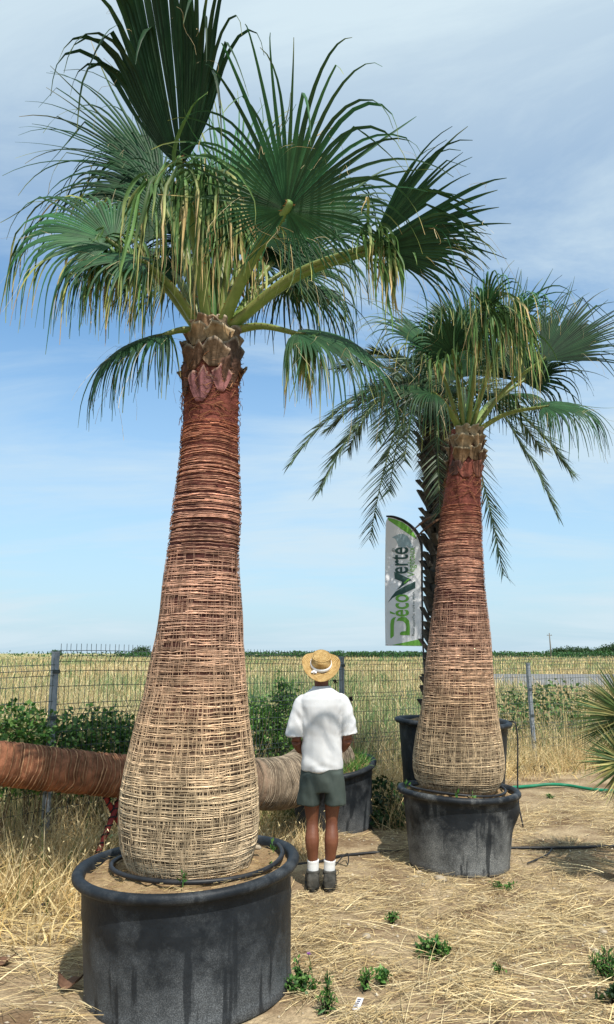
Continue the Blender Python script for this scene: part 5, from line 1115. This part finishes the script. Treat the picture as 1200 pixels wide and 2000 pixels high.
    Fc = [(i * 28 + j, (i + 1) * 28 + j, (i + 1) * 28 + (j + 1) % 28, i * 28 + (j + 1) % 28) for i in range(9) for j in range(28)] + [tuple(range(28))]
    mk('hair', W(np.concatenate(V) @ Rh.T + hc), Fc, M['hair'], t)
    # t-shirt
    mb = MB(); V, Fc = loft([(0, 0, .885, .172, .118), (0, 0, .93, .170, .118), (0, -.003, 1.03, .163, .112), (0, -.005, 1.15, .162, .112), (0, -.014, 1.28, .172, .118), (0, -.022, 1.38, .182, .114), (0, -.026, 1.435, .178, .102), (0, -.026, 1.475, .145, .088), (0, -.022, 1.505, .10, .080), (0, -.018, 1.528, .066, .066)], 40); mb.add(V, Fc)
    for s in (-1, 1):
        pt = smoothpath([(s * .12, -.002, 1.435), (s * .158, -.004, 1.395), (s * .188, -.008, 1.31), (s * .208, -.012, 1.22), (s * .222, -.014, 1.145)], 14); r = np.interp(np.linspace(0, 4, 14), range(5), [.055, .071, .067, .067, .073]); V, Fc = tube(pt, r, 20); mb.add(V, Fc)
    def folds(co, nr):
        x, y, z = co[:, 0], co[:, 1], co[:, 2]; low = np.clip((1.42 - z) / .3, 0, 1)
        f = .026 * (n3(x * 16, y * 16, z * 2.2, 51) - .5) * low + .016 * (n3(x * 11 + z * 14, y * 9, z * 9, 52) - .5) * low
        f += .010 * (n3(x * 5 + 2, y * 5, z * 26 + 8 * np.abs(x), 53) - .5) * np.clip((1.08 - z) / .15, 0, 1)
        f += .028 * (n3(x * 22, z * 15 - np.abs(x) * 18, y * 8, 54) - .5) * np.clip((np.abs(x) - .10) / .05, 0, 1) * np.clip((1.40 - z) / .1, 0, 1) * np.clip((z - 1.12) / .05, 0, 1)
        return f
    V, Fc = remesh(np.concatenate(mb.V), mb.F, .007, 4, .5, folds); sh = mk('shirt', W(V), Fc, M['shirt'], t)
    V, Fc = loft([(0, -.018, 1.518, .078, .073), (0, -.018, 1.533, .072, .069), (0, -.018, 1.535, .066, .063)], 32, False); mk('collar', W(V), Fc, M['shirt'], sh)
    a = np.linspace(0, 2 * PI, 48, endpoint=False)
    # shorts
    mb = MB(); V, Fc = loft([(0, 0, .72, .155, .10), (0, 0, .80, .168, .112), (0, 0, .87, .166, .114), (0, 0, .94, .158, .106)], 36); mb.add(V, Fc)
    for s in (-1, 1): V, Fc = loft([(s * .103, .005, .62, .094, .108), (s * .101, .004, .70, .090, .108), (s * .092, .002, .78, .084, .108), (s * .085, 0, .86, .08, .104)], 28); mb.add(V, Fc)
    def sf(co, nr):
        x, y, z = co[:, 0], co[:, 1], co[:, 2]; return .018 * (n3(x * 14, y * 12, z * 3, 61) - .5) + .014 * (n3(x * 12 + z * 10, y * 10, z * 12, 62) - .5) + .010 * (n3(x * 26 + z * 6, y * 20, z * 5, 63) - .5)
    V, Fc = remesh(np.concatenate(mb.V), mb.F, .008, 4, .5, sf); mk('shorts', W(V), Fc, M['shorts'], t)
    for s in (-1, 1):
        V, Fc = tube(smoothpath([(s * .063, -.008, .08), (s * .0635, -.008, .15), (s * .065, -.009, .212)], 12), np.array([.047, .046, .045, .0445, .044, .0445, .044, .0445, .044, .045, .0465, .046]), 20); mk('sock', W(V), Fc, M['sock'], t)
        mb = MB(); yy = [-.115, -.105, -.07, -.02, .04, .10, .15, .175]; wx = [.030, .044, .049, .047, .047, .052, .046, .022]; hz = [.075, .10, .112, .118, .10, .075, .058, .045]
        Vv = []; aa = np.linspace(0, 2 * PI, 20, endpoint=False)
        for y_, w_, h_ in zip(yy, wx, hz): Vv.append(np.stack([s * .064 + s * .1 * max(0, y_) + w_ * np.sign(np.cos(aa)) * np.abs(np.cos(aa)) ** .7, np.full(20, y_), .018 + h_ * (.5 + .5 * np.sign(np.sin(aa)) * np.abs(np.sin(aa)) ** .7)], 1))
        Fc = [(i * 20 + j, i * 20 + (j + 1) % 20, (i + 1) * 20 + (j + 1) % 20, (i + 1) * 20 + j) for i in range(7) for j in range(20)] + [tuple(range(19, -1, -1)), tuple(140 + j for j in range(20))]
        V, Fc = remesh(np.concatenate(Vv), Fc, .006, 4, .5, lambda co, nr: .006 * (n3(co[:, 0] * 40, co[:, 1] * 40, co[:, 2] * 60, 71) - .5)); so_ = mk('shoe', W(V), Fc, M['shoe'], t)
        V, Fc = loft([(0, 0, 0, 1, 1), (0, 0, .014, 1.04, 1.02), (0, 0, .026, 1.03, 1.02)], 30); V = V.copy(); yv = V[:, 1] * .146 + .03; wv = np.interp(yv, yy, wx) + .006
        V[:, 0] = s * .064 + s * .1 * np.maximum(0, yv) + V[:, 0] * wv; V[:, 1] = yv; mk('sole', W(V), Fc, M['sole'], so_, False)
        V, Fc = loft([(s * .064, -.02, .112, .05, .058), (s * .064, -.02, .124, .054, .062), (s * .064, -.02, .136, .053, .061), (s * .064, -.018, .142, .047, .052)], 24, False); mk('ankle_collar', W(V), Fc, M['shoe'], so_)
    pt = smoothpath([(.10, .03, .12), (.125, -.01, .135), (.135, -.05, .125), (.115, -.06, .11), (.10, -.02, .115), (.118, .0, .06), (.125, -.02, .02)], 30); V, Fc = tube(pt, .0025, 5); mk('shoelace', W(V), Fc, M['sole'], t)
    # straw hat, tipped back
    Rt = np.array(Euler((.72, .05, 0)).to_matrix()); ho = np.array([.006, -.016, 1.702])
    H = lambda V: W(np.asarray(V) @ Rt.T + ho)
    prof = [(.004, .112), (.03, .111), (.058, .107), (.072, .097), (.077, .075), (.081, .04), (.086, .015), (.088, .004), (.095, -.002), (.108, -.004), (.125, -.004), (.140, -.002), (.152, .001), (.157, .002), (.157, -.003), (.140, -.007), (.11, -.009), (.086, -.004), (.078, .012)]
    seg = 64; a = np.linspace(0, 2 * PI, seg, endpoint=False); V = []
    for (r, z) in prof:
        k = np.clip((r - .085) / .07, 0, 1); zz = z + k * (.030 * np.cos(a) ** 2 * 1.0 - .020 * np.abs(np.sin(a)) ** 2) 
        if r < .06 and z > .05: zz = zz - .014 * np.exp(-(np.cos(a) * r / .02) ** 2) * (1 - r / .07) - .004
        V.append(np.stack([r * np.cos(a), r * 1.10 * np.sin(a), zz], 1))
    Fc = [(i * seg + j, i * seg + (j + 1) % seg, (i + 1) * seg + (j + 1) % seg, (i + 1) * seg + j) for i in range(len(prof) - 1) for j in range(seg)] + [tuple(range(seg - 1, -1, -1))]
    V = np.concatenate(V); me = bpy.data.meshes.new('straw_hat'); me.from_pydata([tuple(v) for v in V], [], Fc); me.materials.append(M['hat']); me.polygons.foreach_set('use_smooth', np.ones(len(me.polygons), dtype=bool))
    hat = link_mesh('straw_hat', me, t); hat.location = tuple(ho); hat.rotation_euler = Euler((.72, .05, 0))
    def hmk(nm, V, Fc, m): 
        me = bpy.data.meshes.new(nm); me.from_pydata([tuple(v) for v in V], [], [tuple(f) for f in Fc]); me.materials.append(m); me.polygons.foreach_set('use_smooth', np.ones(len(me.polygons), dtype=bool)); return link_mesh(nm, me, hat)
    V = []
    for (r, z) in ((.0885, .006), (.0895, .010), (.0865, .030), (.083, .032)): V.append(np.stack([r * np.cos(a), r * 1.1 * np.sin(a), np.full(seg, z)], 1))
    Fc = [(i * seg + j, i * seg + (j + 1) % seg, (i + 1) * seg + (j + 1) % seg, (i + 1) * seg + j) for i in range(3) for j in range(seg)]; hmk('ribbon', np.concatenate(V), Fc, M['ribbon'])
    for (dx_, dz_, rot) in ((-.016, 0, .5), (.012, -.004, -.4), (-.004, -.012, 1.4)):
        V, Fc = tube(smoothpath([(-.052, -.082, .012), (-.052 + dx_ * .8, -.097, .012 + dz_ * .5), (-.052 + dx_ * 1.6, -.103, .006 + dz_)], 6), np.array([.004, .008, .010, .010, .008, .005]), 8, flat=.4); hmk('ribbon_end', V, Fc, M['ribbon'])
man()

# ------------------------------------------------------------------ hoses, pipes, stones, odds and ends
def hose(name, pts, r, m, label, cat='hose', sides=8, n=60):
    pt = smoothpath(pts, n); V, Fc = tube(pt, r, sides); return tag(mk(name, V, Fc, m, origin=pt[0] * np.array([1, 1, 0])), label, cat)
G = lambda px, py, z=.0: (lambda Y: np.array([P(px, py, Y)[0], Y, z]))((CAMZ - z) / math.tan(math.atan((py - 1000) / F) - PITCH))
hose('garden_hose', [G(1000, 1538, .03), G(1040, 1535, .03), G(1075, 1532, .05), G(1110, 1534, .03), G(1160, 1542, .03), G(1230, 1546, .03)], .021, M['hose_green'], 'green garden hose running from the muddy pot towards the yuccas')
hose('garden_hose', [G(20, 1668, .06), G(60, 1652, .10), G(100, 1640, .10), G(150, 1640, .08), G(190, 1637, .08), G(250, 1632, .08)], .022, M['hose_green'], 'green garden hose half hidden in the dry grass under the lying trunk')
hose('drip_pipe', [G(560, 1690, .012), G(620, 1684, .012), G(660, 1673, .012), G(720, 1666, .012), G(800, 1662, .012), G(900, 1660, .012), G(1010, 1656, .012), G(1070, 1656, .012), G(1130, 1655, .012), G(1260, 1650, .012)], .013, M['pipe'], 'black drip pipe lying along the ground past the shoes', 'pipe')
hose('drip_tube', [G(722, 1610, .01), G(735, 1628, .01), G(765, 1640, .01), G(800, 1641, .01), G(850, 1640, .01)], .007, M['pipe'], 'thin black tube looping between the grassy pot and the muddy pot', 'pipe')
hose('drip_tube', [G(655, 1690, .02), G(670, 1673, .05), G(680, 1668, .06), G(678, 1690, .02), G(655, 1684, .01)], .005, M['pipe'], 'small loop of black tube next to the shoes', 'pipe')
hose('drip_tube', [G(1080, 1655, .01), G(1070, 1668, .01), G(1045, 1680, .01), G(1030, 1686, .01)], .006, M['pipe'], 'short black offshoot of the drip pipe beyond the muddy pot', 'pipe')
hose('drip_tube', [G(32, 1742, .05), G(25, 1765, .02), G(50, 1780, .01), G(80, 1770, .03), G(92, 1760, .05), G(70, 1775, .02), G(60, 1786, .01), G(95, 1782, .01), G(100, 1785, .01), G(150, 1792, .01)], .006, M['pipe'], 'thin black tube curled up on the straw next to the huge pot', 'pipe')
def ring_pipe(name, tr, H, R, rx, ry, a0, a1, label, dz=.0, r=.013, c=(0, 0)):
    aa = np.linspace(a0, a1, 60); loc = np.stack([c[0] + rx * np.cos(aa), c[1] + ry * np.sin(aa), H + dz + .012 * np.sin(aa * 2)], 1); pt = tr(loc); V, Fc = tube(pt, r, 8); return tag(mk(name, V, Fc, M['pipe'], origin=pt[0]), label, 'pipe')
ring_pipe('watering_ring', tr1, H1, R1, .485, .47, PI * .86, PI * 2.12, 'black watering pipe ringed round the trunk on the soil of the huge pot', -.005, .014, (.05, .05))
ring_pipe('watering_ring', tr2, H2, R2, .41, .40, PI * .8, PI * 2.2, 'black watering pipe ringed round the trunk in the muddy pot', .0, .012)
pt = smoothpath([tr4(np.array([[.60, -.15, 1.08]]))[0], tr4(np.array([[.655, -.2, 1.06]]))[0], tr4(np.array([[.67, -.22, .85]]))[0], tr4(np.array([[.64, -.3, .3]]))[0], tr4(np.array([[.66, -.4, .02]]))[0]], 30); V, Fc = tube(pt, .008, 6); tag(mk('drip_tube', V, Fc, M['pipe'], origin=pt[-1]), 'thin black tube hanging down over the tall pot rim', 'pipe')
pt = np.array([G(1000, 1502, .05), G(1030, 1501, .05), G(1066, 1500, .05)]); V, Fc = tube(pt, .045, 10); tag(mk('drain_pipe', V, Fc, M['pipe'], origin=pt[0] * np.array([1, 1, 0])), 'short grey-black pipe lying at the foot of the fence', 'pipe')

def stone(p, s, label, seed, group='stones on the ground'):
    rs = np.random.RandomState(seed); bm = bmesh.new(); bmesh.ops.create_icosphere(bm, subdivisions=2, radius=1)
    for v in bm.verts: c = v.co; k = 1 + .35 * (float(n3(c.x * 1.5 + seed, c.y * 1.5, c.z * 1.5, 3)) - .5); v.co = Vector((c.x * s * 1.25 * k, c.y * s * k, c.z * s * .72 * k))
    me = bpy.data.meshes.new('stone'); bm.to_mesh(me); bm.free(); me.materials.append(M['stone']); me.polygons.foreach_set('use_smooth', np.ones(len(me.polygons), dtype=bool))
    o = link_mesh('stone', me); o.location = (p[0], p[1], p[2] + s * .45); o.rotation_euler = (0, 0, rs.uniform(0, 6)); tag(o, label, 'stone', group)
stone(G(861, 1722), .042, 'rounded brown stone against the foot of the muddy pot', 1)
for k, (px, py, s) in enumerate([(820, 1708, .026), (828, 1730, .016), (812, 1715, .018)]): stone(G(px, py), s, 'small pebble beside the foot of the muddy pot', 5 + k, 'pebbles by the muddy pot')
for k, (px, py, s) in enumerate([(1178, 1825, .03), (1165, 1862, .022)]): stone(G(px, py), s, ('larger' if k == 0 else 'smaller') + ' of two pale pebbles in the straw by the grassy weed', 20 + k, 'pale pebbles in the straw')
stone(G(716, 1833), .028, 'reddish pebble half buried in the straw', 12); stone(P(503, 1658, 4.6), .02, 'pale pebble on the soil of the huge pot', 14)
def dead_base(px, py, s, label, seed):
    rs = np.random.RandomState(seed); c = G(px, py); u = np.linspace(-1, 1, 9); v = np.linspace(0, 1, 7); V = []
    for lay in (0, -.008):
        for b in v:
            for a in u: V.append((c[0] + a * s * (.55 + .45 * b) , c[1] + (b - .5) * s * 1.3 + .05 * s * math.sin(a * 5), max(.0, .02 + .35 * s * a * a + .25 * s * b * abs(math.sin(3 * a + seed))) + lay + .012))
    n = 63; Fc = [(i * 9 + j, i * 9 + j + 1, i * 9 + j + 10, i * 9 + j + 9) for i in range(6) for j in range(8)] + [(n + i * 9 + j, n + i * 9 + j + 9, n + i * 9 + j + 10, n + i * 9 + j + 1) for i in range(6) for j in range(8)]
    for i in range(6): Fc += [(i * 9 + 9, i * 9, n + i * 9, n + i * 9 + 9), (i * 9 + 8, i * 9 + 17, n + i * 9 + 17, n + i * 9 + 8)]
    for j in range(8): Fc += [(j + 1, j, n + j, n + j + 1), (54 + j, 55 + j, n + 55 + j, n + 54 + j)]
    tag(mk('dead_leaf_base', np.array(V), Fc, M['dead'], origin=c), label, 'dead leaf')
dead_base(133, 1935, .075, 'curled brown dead leaf base against the huge pot', 1); dead_base(6, 1890, .06, 'dark brown dead leaf scrap out in the straw', 2)
def plant_tag():
    a, b = G(695, 1972, .012), G(705, 1948, .02); d = b - a; w = nrm(np.cross(d, [0, 0, 1])) * .018
    V = np.array([a - w, a + w, b + w * .9, b - w * .9]); V = np.concatenate([V, V - np.array([0, 0, .003])]); t = thing('plant_tag', a, 'white plastic plant tag lying on the straw', 'tag')
    mk('strip', V, [(0, 1, 2, 3), (7, 6, 5, 4), (0, 4, 5, 1), (1, 5, 6, 2), (2, 6, 7, 3), (3, 7, 4, 0)], M['tagwhite'], t, False)
    for k in range(5):
        q = a + d * (.15 + .15 * k) + np.array([0, 0, .003]); V = np.array([q - w * .6, q + w * (.1 + .1 * k), q + w * (.1 + .1 * k) + d * .06, q - w * .6 + d * .06]); mk('print_mark', V, [(0, 1, 2, 3)], M['ink'], t, False)
plant_tag()
def thistle(px, py, Y, label, h):
    rs = np.random.RandomState(px); p = P(px, py, Y); b0 = np.array([p[0] + .02, Y + .02, -.02]); t = thing('thistle_flower', (b0[0], b0[1], 0), label, 'flower', 'purple flowers')
    V, Fc = tube(smoothpath([b0, (b0 + p) / 2 + np.array([.01, 0, 0]), p], 8), .0022, 5); mk('stem', V, Fc, M['leaf'], t, True, np.tile([[.1, .16, .06]], (len(V), 1)))
    m = 26; dd = rs.randn(m, 3); dd[:, 2] = np.abs(dd[:, 2]) + .3; V, Fq = leaves(np.tile(p, (m, 1)), dd, rs.randn(m, 3), np.full(m, .016), np.full(m, .006)); mk('petals', V, Fq, M['purple'], t, False)
thistle(603, 1864, gy(1935), 'small purple flower above the leafy weed by the pot', .2)
def dark_stalk(px0, py0, py1, Y, label):
    p0, p1 = P(px0, py0, Y), P(px0 + 4, py1, Y); b = np.array([p1[0], Y, -.05]); t = thing('dead_thistle', (b[0], b[1], 0), label, 'plant', 'dead thistles by the fence')
    V, Fc = tube(smoothpath([b, (b + p0) / 2 + np.array([.02, 0, 0]), p0], 8), .006, 5); mk('stem', V, Fc, M['dead'], t)
    rs = np.random.RandomState(px0); m = 30; V, Fq = leaves(np.tile(p0, (m, 1)), rs.randn(m, 3) + np.array([0, 0, .6]), rs.randn(m, 3), np.full(m, .045), np.full(m, .018)); mk('seed_head', V, Fq, M['darkboot'], t, False)
dark_stalk(686, 1366, 1480, 9.2, 'dark dried thistle head standing beside the man')
dark_stalk(655, 1332, 1480, 10.0, 'dark dried thistle head in front of the fence post next to the hat')
